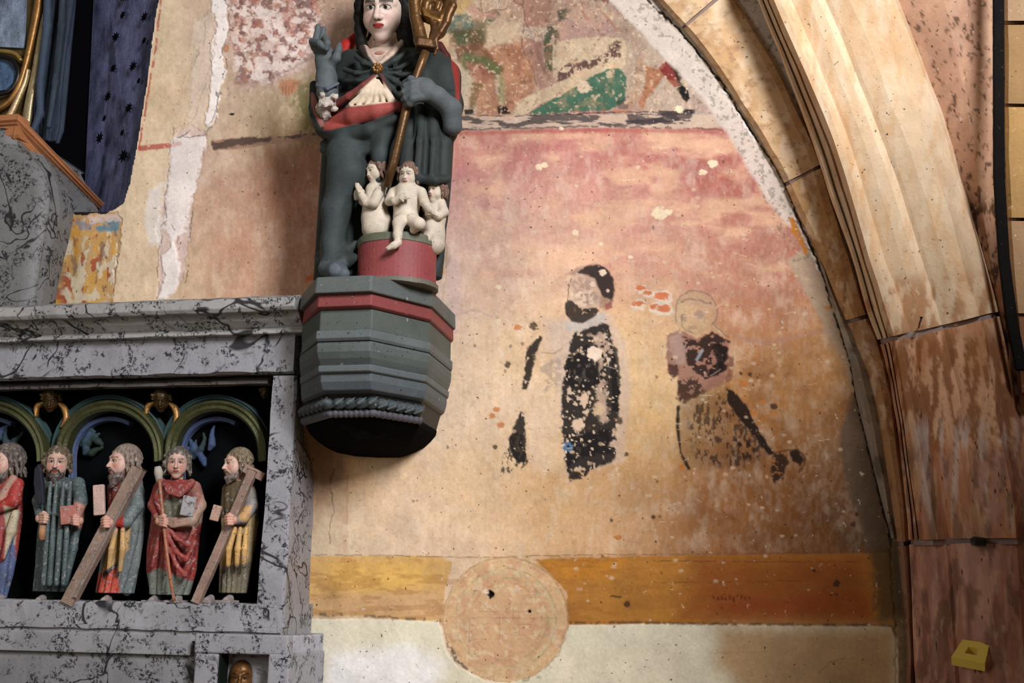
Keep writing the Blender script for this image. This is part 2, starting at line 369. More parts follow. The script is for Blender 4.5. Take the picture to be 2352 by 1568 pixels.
def hair_on(S, c, s_, R, col, length=1.0, curl=0.12, back=0.25, fringe=0.62, col2=None, side=0.0, n=9):
    """curly locks hung around the back and sides of a head"""
    c = np.array(c, float); T = lambda *q: c+R@(np.array(q, float)*s_)
    S.ell(T(0, -0.22, 0.33), np.array([0.76, 0.86, 0.8])*s_, col, 0.05*s_, R)
    S.ell(T(0, 0.75, -0.12), np.array([0.56, 0.8, fringe])*s_, col, 0.06*s_, R, True)
    rs = random.Random(int(abs(c[0])*1000))
    for i in range(n):
        a = math.radians(-112+224*i/(n-1)+side)   # from one temple round the back to the other
        bx, by = 0.72*math.sin(a), -0.12-0.72*math.cos(a)
        pts = []; L = 6
        for j in range(L+1):
            t = j/L; z = 0.45-(1.25*length)*t; w_ = 1+0.12*math.sin(t*9+i*1.7)+0.12*t
            pts.append(T(bx*w_+0.06*math.sin(t*11+i), by*w_-back*t*0.2, z))
        S.chain(pts, [curl*s_*(1.1-0.1*j) for j in range(L+1)], col if (i % 2 or col2 is None) else col2, 0.035*s_)
    for i in range(7):
        a = math.radians(-75+150*i/6); S.ell(T(0.6*math.sin(a), 0.5*math.cos(a)-0.02, 0.62-0.08*abs(math.sin(a))), np.array([0.14, 0.16, 0.13])*s_, col, 0.04*s_, R)
    def strands(V, C):
        q = (V-c)@R/s_; m = 0.78+0.3*np.sin(q[:, 2]*16+6*np.sin(np.arctan2(q[:, 0], q[:, 1])*9)); return C*m[:, None]
    S.paints.append(strands)
def beard_on(S, c, s_, R, col, length=0.5):
    c = np.array(c, float); T = lambda *q: c+R@(np.array(q, float)*s_)
    for i in range(9):
        a = -1+2*i/8; pts = [T(0.5*a, 0.22+0.34*(1-a*a), -0.35-0.25*(1-abs(a))), T(0.42*a, 0.36+0.42*(1-a*a), -0.85), T(0.24*a, 0.4+0.32*(1-a*a), -0.95-length*(1-0.6*a*a))]
        S.chain(pts, [0.1*s_, 0.13*s_, 0.06*s_], col, 0.05*s_)
    for sx in (-1, 1): S.chain([T(0.02*sx, 0.9, -0.37), T(sx*0.2, 0.8, -0.46), T(sx*0.28, 0.62, -0.66)], [0.055*s_, 0.06*s_, 0.05*s_], col, 0.03*s_)
    def strands(V, C):
        q = (V-c)@R/s_; m = 0.8+0.3*np.sin(q[:, 0]*34+3*np.sin(q[:, 2]*7)); return C*m[:, None]
    S.paints.append(strands)
def stack(S, lev, Yc, dep, col, folds=9, amp=0.05, tw=0.0, k=0.004, seed=0.0, sharp=1.0):
    """draped trunk: lev = (picture y, left x, right x[, depth shift]); dep = depth / width"""
    z, cx, rx, dy = [], [], [], []
    for l in lev:
        Y_ = Yc+(l[3] if len(l) > 3 else 0); a = at(l[1], l[0], Y_); b = at(l[2], l[0], Y_)
        z.append((a[2]+b[2])/2); cx.append((a[0]+b[0])/2); rx.append((b[0]-a[0])/2); dy.append(Y_)
    o = np.argsort(z); z = np.array(z)[o]; cx = np.array(cx)[o]; rx = np.array(rx)[o]; dy = np.array(dy)[o]
    def fn(G):
        Z = G[..., 2]; C_ = np.interp(Z, z, cx); R_ = np.interp(Z, z, rx); D_ = np.interp(Z, z, dy)
        ry = R_*dep; x = G[..., 0]-C_; y = G[..., 1]-D_
        th = np.arctan2(x, -y); t = (Z-z[0])/(z[-1]-z[0])
        f = np.abs(np.sin(folds*th/2+seed+tw*t+1.3*np.sin(3.1*t+seed)))**sharp
        g = 1+amp*(2*f-1.2)*(1.15-t)
        r = np.sqrt((x/(R_*g))**2+(y/(ry*g))**2)
        d = (r-1)*np.minimum(R_, ry)*0.9
        return np.maximum(d, np.maximum(Z-z[-1], z[0]-Z))
    m = rx.max()*(1+amp)*1.05; md = max(m*dep, m)
    S.put(fn, (min(cx-rx)-0.01-m*0.1, min(dy)-m*max(dep, 0.5)-0.01, z[0]), (max(cx+rx)+0.01+m*0.1, max(dy)+m*max(dep, 0.5)+0.01, z[-1]), col, k)
def region(S, poly, col, soft=2.0, front=None, a=1.0):
    """pigment laid over a patch of the carving"""
    def f(V, C):
        x, y = proj(V); d = psd(x, y, poly); m = a*(1-sst(d, -soft, soft))
        if front is not None: m = m*(V[:, 1] < front)
        return C*(1-m[:, None])+lin(col)*m[:, None]
    S.paints.append(f)
def bounds(x0, y0, x1, y1, Ya, Yb, h):
    P = np.array([at(x, y, Y) for x in (x0, x1) for y in (y0, y1) for Y in (Ya, Yb)])
    return Carve(P.min(0), P.max(0), h)
# ------------------------------------------------------------------ the painted wall
def curve(pts):
    a = np.array(pts, float); return lambda y: np.interp(y, a[:, 0], a[:, 1])
railA = curve([(-200, 1330), (0, 1488), (73, 1565), (153, 1630), (222, 1680), (291, 1718), (372, 1776), (426, 1805), (498, 1833), (611, 1884), (714, 1916), (833, 1953), (913, 1966), (997, 1987), (1065, 2003), (1152, 2025), (1232, 2046), (1362, 2050), (1453, 2059), (1700, 2062)])
NICHE = [(-400, -400), (470, -600), (420, -300), (365, 0), (352, 80), (338, 190), (318, 320), (300, 420), (286, 468), (262, 484), (238, 492), (215, 488), (190, 495), (160, 490), (135, 492), (-400, 492)]
def build_wall():
    A = at(60, 1500, 0)[0]; B = at(2125, 1500, 0)[0]; z0 = at(700, 1640, 0)[2]; z1 = at(1200, -60, 0)[2]
    h = 0.0043
    xs = np.concatenate([np.linspace(A-2.2, A-0.03, 40), np.arange(A, B, h), np.linspace(B+0.03, B+1.6, 30)])
    zs = np.concatenate([np.linspace(0, z0-0.03, 30), np.arange(z0, z1, h), np.linspace(z1+0.03, z1+1.4, 25)])
    X, Z = np.meshgrid(xs, zs, indexing='ij'); P = np.stack([X, 0*X, Z], -1); px, py = proj(P)
    # broad plaster tones by control points, with part of the right-hand shade painted in
    K = [(300, 620, 214, 190, 158), (330, 400, 220, 198, 165), (420, 100, 214, 192, 160), (400, 250, 212, 186, 148), (340, 560, 216, 192, 160), (460, 300, 216, 192, 170), (420, 640, 206, 176, 142),
      (530, 60, 190, 160, 140), (600, 90, 188, 160, 148), (640, 160, 176, 150, 132), (700, 60, 170, 140, 120), (560, 180, 186, 158, 142), (560, 250, 182, 160, 128), (640, 280, 164, 148, 108), (700, 260, 140, 128, 88),
      (520, 370, 182, 148, 126), (600, 420, 180, 140, 116), (680, 360, 158, 104, 84), (700, 470, 168, 112, 90), (500, 500, 196, 158, 134), (600, 560, 192, 152, 126), (690, 580, 184, 134, 106), (560, 650, 190, 150, 124), (480, 600, 198, 166, 138),
      (1100, 100, 190, 160, 120), (1250, 60, 176, 132, 108), (1350, 60, 160, 124, 100), (1450, 60, 172, 140, 112), (1480, 150, 176, 150, 122), (1560, 160, 190, 170, 150), (1520, 230, 196, 166, 128), (1100, 220, 200, 172, 136), (1640, 240, 190, 172, 152),
      (1060, 330, 178, 112, 100), (1150, 320, 176, 104, 98), (1300, 330, 172, 100, 94), (1450, 330, 168, 96, 90), (1600, 330, 170, 92, 84), (1680, 340, 166, 90, 80), (1680, 430, 150, 84, 72), (1560, 420, 156, 100, 88),
      (1090, 430, 178, 132, 126), (1200, 420, 186, 132, 122), (1320, 430, 196, 142, 128), (1450, 400, 184, 120, 110), (1070, 560, 190, 156, 142), (1180, 540, 206, 166, 146), (1300, 520, 214, 170, 144), (1450, 500, 206, 158, 138), (1560, 520, 196, 142, 122), (1680, 520, 178, 120, 100), (1780, 540, 168, 112, 96),
      (1050, 660, 202, 178, 158), (1150, 660, 204, 170, 150), (1260, 620, 220, 184, 152), (1460, 600, 204, 152, 126), (1500, 740, 206, 164, 128), (1620, 620, 196, 142, 116), (1720, 640, 184, 128, 100), (1800, 640, 176, 118, 96), (1850, 720, 170, 112, 84), (1740, 740, 190, 132, 98),
      (1040, 760, 216, 190, 162), (1150, 780, 218, 186, 146), (1120, 900, 226, 196, 162), (1050, 950, 226, 198, 168), (1250, 760, 214, 180, 142), (1480, 860, 226, 190, 138), (1470, 780, 224, 188, 140), (1740, 830, 190, 140, 88), (1850, 820, 176, 124, 72), (1900, 760, 196, 152, 98), (1930, 860, 196, 150, 96),
      (1800, 950, 176, 122, 68), (1900, 950, 160, 112, 66), (1960, 1000, 120, 96, 74), (1470, 1000, 214, 172, 118), (1100, 1050, 218, 184, 144), (900, 1060, 216, 184, 148), (780, 1060, 206, 158, 104), (760, 1180, 212, 186, 150), (900, 1200, 222, 192, 160), (1100, 1180, 222, 186, 146), (1280, 1130, 206, 166, 118),
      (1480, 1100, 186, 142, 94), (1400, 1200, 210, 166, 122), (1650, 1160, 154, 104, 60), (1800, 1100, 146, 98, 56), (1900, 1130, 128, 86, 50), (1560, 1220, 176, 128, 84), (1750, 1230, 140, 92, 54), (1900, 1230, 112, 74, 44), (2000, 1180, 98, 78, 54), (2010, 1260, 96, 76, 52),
      (750, 1240, 212, 192, 160), (1000, 1240, 222, 192, 160)]
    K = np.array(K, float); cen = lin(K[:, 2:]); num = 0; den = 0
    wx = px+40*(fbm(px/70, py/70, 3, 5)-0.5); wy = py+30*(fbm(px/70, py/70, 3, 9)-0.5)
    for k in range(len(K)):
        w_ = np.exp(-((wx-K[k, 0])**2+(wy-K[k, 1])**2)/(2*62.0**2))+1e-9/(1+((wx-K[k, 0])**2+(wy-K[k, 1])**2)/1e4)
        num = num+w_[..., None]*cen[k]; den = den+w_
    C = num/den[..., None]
    H = (fbm(X*3, Z*3, 3, 2)-0.5)*0.016+(fbm(X*22, Z*22, 4, 3)-0.5)*0.0035
    def bl(m, col):
        nonlocal C
        C = C*(1-m[..., None])+lin(col)*m[..., None]
    def sub(pts, mg):
        pts = np.asarray(pts, float); i, j = np.where((px > pts[:, 0].min()-mg) & (px < pts[:, 0].max()+mg) & (py > pts[:, 1].min()-mg) & (py < pts[:, 1].max()+mg)); return i, j
    def poly(col, pts, soft=1.6, a=1.0, rag=3.0, fl=0.0, fs=9.0, sx=1.0, ht=0.0):
        """painted shape with a ragged rim; fl = share of it flaked away"""
        nonlocal C, H
        i, j = sub(pts, 14+rag+soft); x = px[i, j]; y = py[i, j]
        d = psd(x, y, pts)+rag*2*(fbm(x/9, y/9, 3, 4)-0.5)
        m = a*(1-sst(d, -soft, soft))
        if fl: f = fbm(x/fs*sx, y/fs, 4, len(pts)+col[0]*0.1); f = f+np.clip(-d/60, -0.1, 0.06); m = m*sst(f, fl-0.035, fl+0.035)
        C[i, j] = C[i, j]*(1-m[:, None])+lin(col)*m[:, None]
        if ht: H[i, j] += ht*m
    def line(col, pts, wd=2.0, a=0.9, soft=1.0, brk=0.0, ht=0.0, jit=3.0, sm=True):
        nonlocal C, H
        if sm and len(pts) > 2: pts = smoothline(pts, 6)
        i, j = sub(pts, 14+wd); x = px[i, j]; y = py[i, j]
        d = pld(x+jit*2*(fbm(x/12, y/12, 2, 8)-0.5), y+jit*2*(fbm(x/12, y/12, 2, 11)-0.5), pts)
        m = a*(1-sst(d, wd*0.5-soft, wd*0.5+soft))
        if brk: m = m*sst(fbm(x/13, y/13, 3, 21), brk-0.05, brk+0.05)
        C[i, j] = C[i, j]*(1-m[:, None])+lin(col)*m[:, None]
        if ht: H[i, j] += ht*m
    def blob(col, x0, y0, rx, ry, a=1.0, soft=0.3, ht=0.0):
        nonlocal C, H
        t = [(x0-rx*1.5, y0-ry*1.5), (x0+rx*1.5, y0+ry*1.5)]; i, j = sub(t, 6); x = px[i, j]; y = py[i, j]
        d = ((x-x0)/rx)**2+((y-y0)/ry)**2+1.9*(fbm(x/max(rx, 4)*2.1+x0, y/max(ry, 4)*2.1, 3, x0)-0.5)
        m = a*(1-sst(d, 1-soft, 1+soft)); C[i, j] = C[i, j]*(1-m[:, None])+lin(col)*m[:, None]
        if ht: H[i, j] += ht*m
    R_ = random.Random(11)
    # mottling of the plaster itself
    mt = fbm(X*7, Z*7, 5, 31); C = C*(0.90+0.2*mt)[..., None]
    st = fbm(px/5, py/90, 3, 13); C = C*(0.95+0.10*st)[..., None]
    m9 = sst(fbm(px/7, py/16, 4, 47), 0.40, 0.70)*0.11; bl(m9, (238, 222, 204)); m9 = sst(fbm(px/9, py/12, 4, 49), 0.55, 0.75)*0.14; bl(m9, (140, 100, 76))
    wl = sst(fbm(px/26, py/40, 5, 44), 0.52, 0.78)*0.24; bl(wl, (232, 214, 190))
    edge = sst(px, 1030, 1130)*sst(py, 296, 312)*(1-sst(py+60*(fbm(px/80, py/80, 3, 2)-0.5), 600, 760)); pk = sst(fbm(px/70, py/26, 5, 51), 0.42, 0.75)*0.32*edge; bl(pk, (176, 118, 112))
    pk = sst(fbm(px/80, py/34, 5, 53), 0.40, 0.72)*0.75*edge; bl(pk, (214, 172, 140))
    pk = sst(fbm(px/30, py/80, 5, 57), 0.42, 0.75)*0.45*sst(px, 440, 520)*sst(py, 330, 350)*(px < 800); bl(pk, (176, 122, 96))
    br = sst(fbm(px/60, py/50, 5, 63), 0.38, 0.72)*0.55*sst(px, 1480, 1680)*sst(py, 760, 880)*(py < 1275); bl(br, (128, 76, 30))
    # ochre margin below the yellow left part
    line((176, 150, 150), [(1040, 728), (1090, 712), (1130, 728)], 4, 0.5, 2); line((172, 130, 120), [(1690, 772), (1760, 786), (1840, 770), (1905, 756)], 8, 0.5, 5)
    line((190, 160, 165), [(1040, 600), (1048, 690), (1040, 760)], 26, 0.35, 10)
    # ---- left strip: white plaster fill, cracks, red lining
    poly((206, 182, 172), [(408, 300), (430, 286), (455, 292), (474, 306), (478, 330), (462, 390), (448, 440), (440, 520), (428, 600), (420, 640), (386, 692), (358, 692), (366, 640), (364, 580), (360, 520), (380, 440), (388, 360), (396, 330)], 2, 0.9, 8, ht=-0.004)
    poly((232, 222, 216), [(395, 318), (474, 312), (460, 380), (440, 460), (424, 530), (396, 560), (376, 520), (384, 420)], 5, 0.9, 12, ht=0.004)
    poly((222, 214, 208), [(342, 440), (372, 420), (372, 560), (338, 562), (334, 500)], 6, 0.75, 8)
    poly((240, 230, 224), [(486, -60), (522, -60), (524, 30), (526, 80), (510, 120), (518, 170), (504, 210), (500, 270), (478, 296), (468, 290), (482, 230), (486, 160), (484, 100), (500, 60), (486, 20)], 2, 0.95, 6, ht=0.006)
    poly((214, 196, 178), [(440, 60), (486, 20), (500, 60), (482, 230), (456, 296), (430, 300), (436, 210), (446, 130)], 4, 0.7, 10, ht=0.003)
    poly((234, 226, 220), [(372, 590), (400, 560), (414, 610), (404, 668), (384, 686), (360, 688), (376, 640)], 3, 0.9, 6, ht=0.008)
    crack = (52, 40, 34)
    for p_ in ([(524, -60), (522, 20), (527, 70), (510, 112), (520, 150), (506, 196), (500, 240), (492, 280), (476, 306)], [(474, 310), (440, 312), (398, 322), (388, 370), (384, 420), (378, 450), (380, 480), (384, 505), (372, 520), (368, 560), (362, 610), (364, 660), (362, 690)],
               [(498, 210), (500, 240), (480, 290)], [(384, 508), (404, 530), (410, 560), (408, 575)], [(440, 490), (434, 560), (430, 620), (418, 690)], [(396, 290), (400, 320), (440, 300)]):
        line(crack, p_, 2.0, 0.75, 1.2, 0.42, -0.003, 5)
    for p_ in ([(480, 30), (470, 60), (474, 90), (450, 130)], [(460, 100), (440, 160)], [(500, 60), (490, 130), (470, 190), (450, 260), (430, 284), (396, 296)], [(520, 40), (560, 120), (548, 160), (520, 210)]):
        line((150, 130, 112), p_, 2.2, 0.6, 1.2, 0.4, -0.002, 6)
    line((168, 66, 54), [(372, -40), (364, 60), (352, 140), (340, 210), (332, 270), (320, 330), (322, 342)], 5, 0.8, 1.5, 0.42, 0, 2)
    line((172, 78, 66), [(322, 340), (386, 334)], 12, 0.85, 2, 0.33, 0, 1.5); line((190, 130, 120), [(386, 334), (412, 330)], 10, 0.5, 3, 0.4)
    # old ochre patch beside the grey block
    poly((186, 150, 104), [(60, 494), (270, 486), (281, 500), (276, 560), (268, 600), (262, 640), (256, 700), (60, 704)], 2, 1, 5, ht=-0.006)
    for c_, a0, s0, k0 in (((196, 152, 88), 0.45, 1, 0.8), ((150, 66, 48), 0.62, 2, 0.85), ((206, 196, 170), 0.60, 3, 0.8), ((200, 148, 62), 0.60, 4, 0.8), ((120, 100, 84), 0.64, 5, 0.7)):
        i, j = sub([(100, 500), (272, 700)], 0); x, y = px[i, j], py[i, j]
        m = k0*sst(fbm(x/16, y/34, 4, s0*7.7), a0-0.03, a0+0.04)*(x < 272-(y-500)*0.06)*(y > 500); C[i, j] = C[i, j]*(1-m[:, None])+lin(c_)*m[:, None]
    poly((92, 132, 150), [(214, 508), (274, 500), (272, 530), (220, 532)], 3, 0.9, 6, 0.42, 10); poly((120, 128, 148), [(160, 506), (210, 506), (206, 528), (160, 526)], 4, 0.7, 6, 0.45, 8)
    poly((212, 192, 184), [(200, 496), (280, 488), (276, 506), (206, 512)], 3, 0.7, 6); poly((134, 44, 34), [(112, 560), (124, 560), (120, 600), (112, 606)], 4, 0.7, 5)
    line((30, 24, 18), [(272, 540), (268, 575), (262, 625)], 5, 0.9, 1.5, 0.45, -0.004, 6); line((226, 214, 196), [(268, 560), (260, 620), (258, 680)], 6, 0.8, 2, 0.45, 0, 6)
    # ---- dark band between the tiers
    poly((152, 120, 100), [(486, 322), (560, 316), (640, 314), (740, 305), (740, 322), (640, 328), (560, 342), (488, 346)], 2, 0.9, 3)
    poly((62, 50, 46), [(486, 324), (560, 317), (650, 314), (740, 305), (740, 312), (650, 322), (560, 334), (488, 346)], 2, 0.8, 4, 0.5, 12, 0.35)
    poly((188, 166, 146), [(1046, 268), (1200, 262), (1420, 262), (1600, 256), (1640, 262), (1680, 290), (1600, 296), (1420, 294), (1200, 298), (1046, 302)], 2, 0.9, 3)
    poly((54, 48, 50), [(1050, 266), (1250, 262), (1420, 262), (1596, 250), (1590, 282), (1420, 290), (1200, 292), (1050, 300)], 2, 0.85, 3, 0.56, 12, 0.2)
    poly((56, 46, 50), [(1440, 262), (1592, 254), (1586, 278), (1440, 286)], 2, 0.85, 3, 0.5, 9, 0.2)
    line((40, 34, 36), [(1050, 265), (1180, 266), (1300, 262), (1420, 258), (1590, 252)], 2.5, 0.9, 1, 0.4); line((70, 56, 60), [(1050, 300), (1120, 296), (1250, 294), (1400, 290), (1680, 298)], 4, 0.8, 2, 0.42)
    line((156, 70, 62), [(1060, 306), (1250, 302), (1450, 298), (1680, 304)], 10, 0.5, 4)
    # ---- left upper scene (much worn)
    poly((170, 140, 136), [(530, 210), (600, 140), (660, 60), (700, 40), (740, 60), (730, 130), (640, 180), (560, 205)], 14, 0.6, 12); poly((116, 66, 60), [(526, -20), (590, -20), (580, 40), (560, 90), (530, 100)], 4, 0.8, 10, 0.56, 10)
    poly((112, 68, 56), [(560, 30), (590, 10), (590, -30), (570, -30)], 2, 0.9, 4); poly((120, 88, 84), [(560, 30), (720, 0), (740, 100), (650, 160), (600, 100)], 8, 0.8, 10, 0.56, 11)
    poly((216, 196, 186), [(600, 20), (740, 10), (740, 80), (640, 130)], 8, 0.7, 10, 0.5, 10); poly((112, 84, 80), [(700, 50), (712, 60), (670, 140), (640, 150)], 4, 0.7, 8, 0.45, 10)
    for c9, s9, t9, a9 in (((226, 204, 194), 3, 0.52, 0.7), ((112, 74, 70), 5, 0.60, 0.75), ((170, 110, 92), 8, 0.62, 0.6), ((232, 216, 206), 13, 0.63, 0.7)): poly(c9, [(524, -30), (740, -30), (740, 70), (700, 150), (620, 190), (540, 190)], 16, a9, 10, t9, 8+s9)
    poly((176, 116, 84), [(642, 186), (668, 180), (690, 186), (680, 206), (664, 220), (650, 214), (640, 200)], 4, 0.8, 3)
    for k in range(4): line((120, 70, 52), [(650+k*7, 196), (648+k*7, 216)], 2, 0.7, 1)
    poly((96, 92, 52), [(680, 190), (740, 180), (740, 300), (700, 296), (670, 240)], 14, 0.7, 8, 0.42, 20); line((120, 96, 92), [(500, 215), (560, 212), (590, 190), (640, 170), (720, 130)], 7, 0.55, 5, 0.4)
    blob((30, 34, 22), 533, 262, 6, 3); blob((176, 120, 84), 520, 112, 7, 9, 0.8)
    # ---- upper right scene: archers, a bound man, a green mound
    poly((206, 182, 148), [(1040, 60), (1072, 80), (1090, 130), (1110, 190), (1090, 262), (1046, 262), (1044, 160)], 4, 0.9, 4)
    poly((204, 172, 134), [(1112, 70), (1190, 50), (1190, 100), (1120, 110)], 10, 0.8, 8); poly((186, 124, 80), [(1130, 100), (1200, 90), (1230, 150), (1225, 215), (1180, 262), (1100, 262), (1085, 170)], 8, 0.9, 8); poly((160, 98, 60), [(1150, 106), (1204, 100), (1226, 196), (1196, 190)], 8, 0.75, 10, 0.45, 16)
    poly((204, 176, 138), [(1130, 60), (1190, 50), (1192, 94), (1150, 100), (1118, 108)], 8, 0.85, 6)
    poly((96, 122, 100), [(1020, 70), (1046, 34), (1080, 30), (1092, 60), (1066, 90), (1028, 76)], 4, 0.9, 3); poly((98, 76, 36), [(1034, 70), (1080, 64), (1110, 70), (1116, 100), (1070, 108), (1036, 98)], 7, 0.9, 4)
    poly((110, 96, 58), [(1090, 44), (1118, 50), (1116, 90), (1098, 104), (1086, 80)], 6, 0.8, 4); poly((62, 92, 66), [(1110, 44), (1140, 22), (1150, 34), (1122, 56)], 3, 0.9, 3); poly((74, 98, 62), [(1040, 78), (1078, 74), (1080, 102), (1050, 106)], 9, 0.6, 4)
    poly((128, 76, 40), [(1042, 104), (1110, 100), (1130, 130), (1160, 160), (1150, 172), (1124, 174), (1080, 160), (1052, 140)], 5, 0.9, 4); poly((94, 112, 60), [(1052, 140), (1066, 120), (1112, 126), (1156, 160), (1144, 172), (1106, 150), (1068, 160)], 5, 0.85, 4)
    poly((170, 100, 74), [(1070, 144), (1110, 146), (1130, 176), (1112, 190), (1084, 176)], 6, 0.8, 3); poly((124, 94, 46), [(1082, 190), (1112, 190), (1100, 220), (1090, 250), (1076, 250)], 4, 0.9, 3, 0.4, 7); poly((168, 150, 96), [(1136, 172), (1158, 172), (1162, 240), (1146, 242)], 3, 0.95, 3)
    line((206, 186, 156), [(1143, 175), (1143, 215)], 9, 0.7, 3); poly((30, 22, 18), [(1066, 252), (1086, 250), (1090, 262), (1068, 262)], 2, 0.95, 2); poly((34, 26, 22), [(1142, 244), (1162, 242), (1176, 262), (1144, 262)], 2, 0.95, 2)
    poly((198, 138, 112), [(1078, 10), (1098, 14), (1110, 30), (1124, 28), (1130, 14), (1150, 40), (1128, 46), (1094, 42), (1076, 30)], 4, 0.6, 3); line((132, 88, 60), [(1116, 28), (1140, 22), (1168, 20)], 3, 0.8, 1); line((120, 90, 64), [(1096, -20), (1106, 16), (1108, 30)], 2.4, 0.7, 1); line((206, 160, 112), [(1130, 30), (1160, 52), (1172, 20)], 3, 0.5, 1.5)
    poly((202, 160, 80), [(1036, 0), (1050, -30), (1078, -30), (1082, 10), (1060, 34), (1040, 26)], 4, 0.8, 4)
    poly((168, 116, 92), [(1164, -40), (1262, -40), (1266, 10), (1262, 40), (1246, 62), (1204, 60), (1202, 20), (1180, 6)], 3, 0.9, 3); poly((196, 172, 144), [(1196, 60), (1256, 62), (1262, 80), (1240, 94), (1200, 84)], 3, 0.9, 3)
    for k in range(4): line((120, 96, 76), [(1200+k*12, 66), (1220+k*8, 76), (1216+k*10, 90)], 1.8, 0.6, 1)
    poly((172, 122, 100), [(1200, 84), (1240, 94), (1246, 130), (1240, 170), (1254, 198), (1240, 204), (1232, 180), (1222, 140), (1202, 126)], 3, 0.9, 3); poly((148, 104, 84), [(1222, 94), (1246, 94), (1250, 140), (1266, 180), (1274, 190), (1256, 190), (1240, 150)], 4, 0.8, 3)
    line((96, 66, 50), [(1202, 62), (1200, 110), (1220, 150), (1232, 195)], 2.4, 0.7, 1, 0.35); line((96, 66, 50), [(1202, 0), (1204, 40), (1202, 62)], 2.4, 0.7, 1)
    poly((62, 78, 48), [(1256, 60), (1280, 56), (1286, 90), (1272, 130), (1270, 170), (1250, 150), (1248, 100)], 4, 0.9, 5, 0.38, 12); poly((58, 72, 48), [(1282, 26), (1300, 18), (1312, 26), (1300, 46), (1284, 48)], 4, 0.9, 4)
    poly((186, 148, 122), [(1310, 10), (1420, 40), (1430, 84), (1300, 90), (1290, 60)], 10, 0.7, 6); poly((176, 134, 120), [(1290, 50), (1410, 48), (1420, 80), (1290, 92)], 8, 0.7, 6); poly((120, 56, 46), [(1340, -20), (1440, -20), (1430, 8), (1400, 6), (1360, -2)], 4, 0.9, 6, 0.4, 10); line((170, 98, 60), [(1330, -10), (1340, 30), (1352, 45)], 5, 0.6, 3); line((176, 104, 66), [(1370, 10), (1400, 50), (1428, 74)], 5, 0.55, 3)
    poly((206, 178, 138), [(1275, 96), (1330, 88), (1430, 86), (1440, 110), (1438, 150), (1360, 170), (1290, 192), (1268, 170), (1268, 130)], 3, 0.95, 5); poly((88, 48, 50), [(1290, 150), (1330, 144), (1400, 120), (1424, 90), (1428, 130), (1380, 150), (1330, 168), (1284, 192), (1278, 176)], 4, 0.9, 5, 0.5, 8)
    poly((88, 52, 50), [(1400, 96), (1426, 92), (1422, 120), (1396, 124)], 6, 0.8, 8, 0.5, 6); poly((208, 180, 138), [(1170, 262), (1200, 226), (1290, 186), (1420, 138), (1430, 156), (1330, 200), (1240, 240), (1210, 264)], 3, 0.9, 4)
    poly((66, 112, 84), [(1212, 262), (1240, 244), (1300, 212), (1356, 178), (1400, 158), (1420, 156), (1436, 170), (1440, 200), (1434, 236), (1400, 254), (1330, 256), (1250, 264)], 2.5, 1, 3); poly((80, 124, 94), [(1350, 186), (1400, 166), (1426, 174), (1428, 200), (1370, 200)], 12, 0.6, 8)
    blob((214, 186, 150), 1342, 200, 17, 13, 1, 0.2, 0.001); blob((206, 182, 140), 1400, 172, 9, 8, 0.8, 0.3); blob((60, 40, 34), 1430, 240, 14, 12, 0.6); line((186, 110, 60), [(1408, 252), (1440, 256)], 5, 0.8, 2)
    poly((176, 104, 50), [(1480, 250), (1466, 240), (1482, 190), (1480, 150), (1520, 158), (1530, 170), (1506, 200), (1490, 220), (1476, 250)], 4, 0.9, 4); line((186, 126, 72), [(1470, 140), (1464, 200), (1448, 240)], 12, 0.4, 6)
    poly((140, 28, 20), [(1512, 156), (1530, 140), (1556, 160), (1562, 196), (1548, 200), (1530, 180)], 2, 0.98, 2); poly((48, 34, 22), [(1536, 144), (1562, 160), (1572, 190), (1560, 200), (1550, 170)], 3, 0.9, 3); poly((26, 22, 16), [(1554, 204), (1566, 194), (1580, 206), (1586, 226), (1576, 236), (1566, 222)], 2, 1, 2)
    line((120, 78, 58), [(1502, 95), (1514, 120), (1524, 130)], 8, 0.7, 4, 0.45); line((56, 44, 38), [(1530, 130), (1560, 160), (1590, 200)], 4, 0.7, 3, 0.5)
    i = np.where((px > 1030) & (px < 1640) & (py < 264)); x = px[i]; y = py[i]; q = (0.66+0.34*fbm(x/14, y/14, 4, 101))*(0.80+0.28*fbm(x/4, y/5, 3, 103))
    g9 = C[i].mean(-1, keepdims=True); C[i] = (C[i]*0.80+g9*0.20)*q[:, None]*1.04
    for c9, t9, a9, f9 in (((206, 180, 150), 0.67, 0.6, 8), ((96, 66, 48), 0.70, 0.5, 11), ((186, 140, 110), 0.62, 0.25, 22)): m = a9*sst(fbm(x/f9, y/f9, 4, 107+f9), t9-0.05, t9+0.07); C[i] = C[i]*(1-m[:, None])+lin(c9)*m[:, None]
    # ---- bare lime margin under the arch
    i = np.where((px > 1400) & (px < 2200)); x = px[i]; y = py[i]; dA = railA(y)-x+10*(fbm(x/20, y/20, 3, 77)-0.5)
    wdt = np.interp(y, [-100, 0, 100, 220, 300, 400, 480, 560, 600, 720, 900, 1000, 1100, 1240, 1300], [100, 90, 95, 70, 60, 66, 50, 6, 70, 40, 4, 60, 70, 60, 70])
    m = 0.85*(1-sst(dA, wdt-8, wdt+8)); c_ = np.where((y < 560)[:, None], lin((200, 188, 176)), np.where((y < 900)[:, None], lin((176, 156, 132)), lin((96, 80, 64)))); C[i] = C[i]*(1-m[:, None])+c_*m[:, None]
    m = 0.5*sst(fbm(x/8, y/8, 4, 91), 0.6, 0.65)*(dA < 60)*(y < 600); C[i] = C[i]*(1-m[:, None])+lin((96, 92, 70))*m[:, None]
    poly((190, 118, 24), [(1812, 498), (1822, 500), (1838, 530), (1856, 580), (1852, 588), (1838, 560), (1818, 530)], 1.6, 0.95, 3, 0.35, 8); poly((196, 120, 40), [(1894, 704), (1906, 704), (1908, 712), (1896, 710)], 1.5, 0.9, 2)
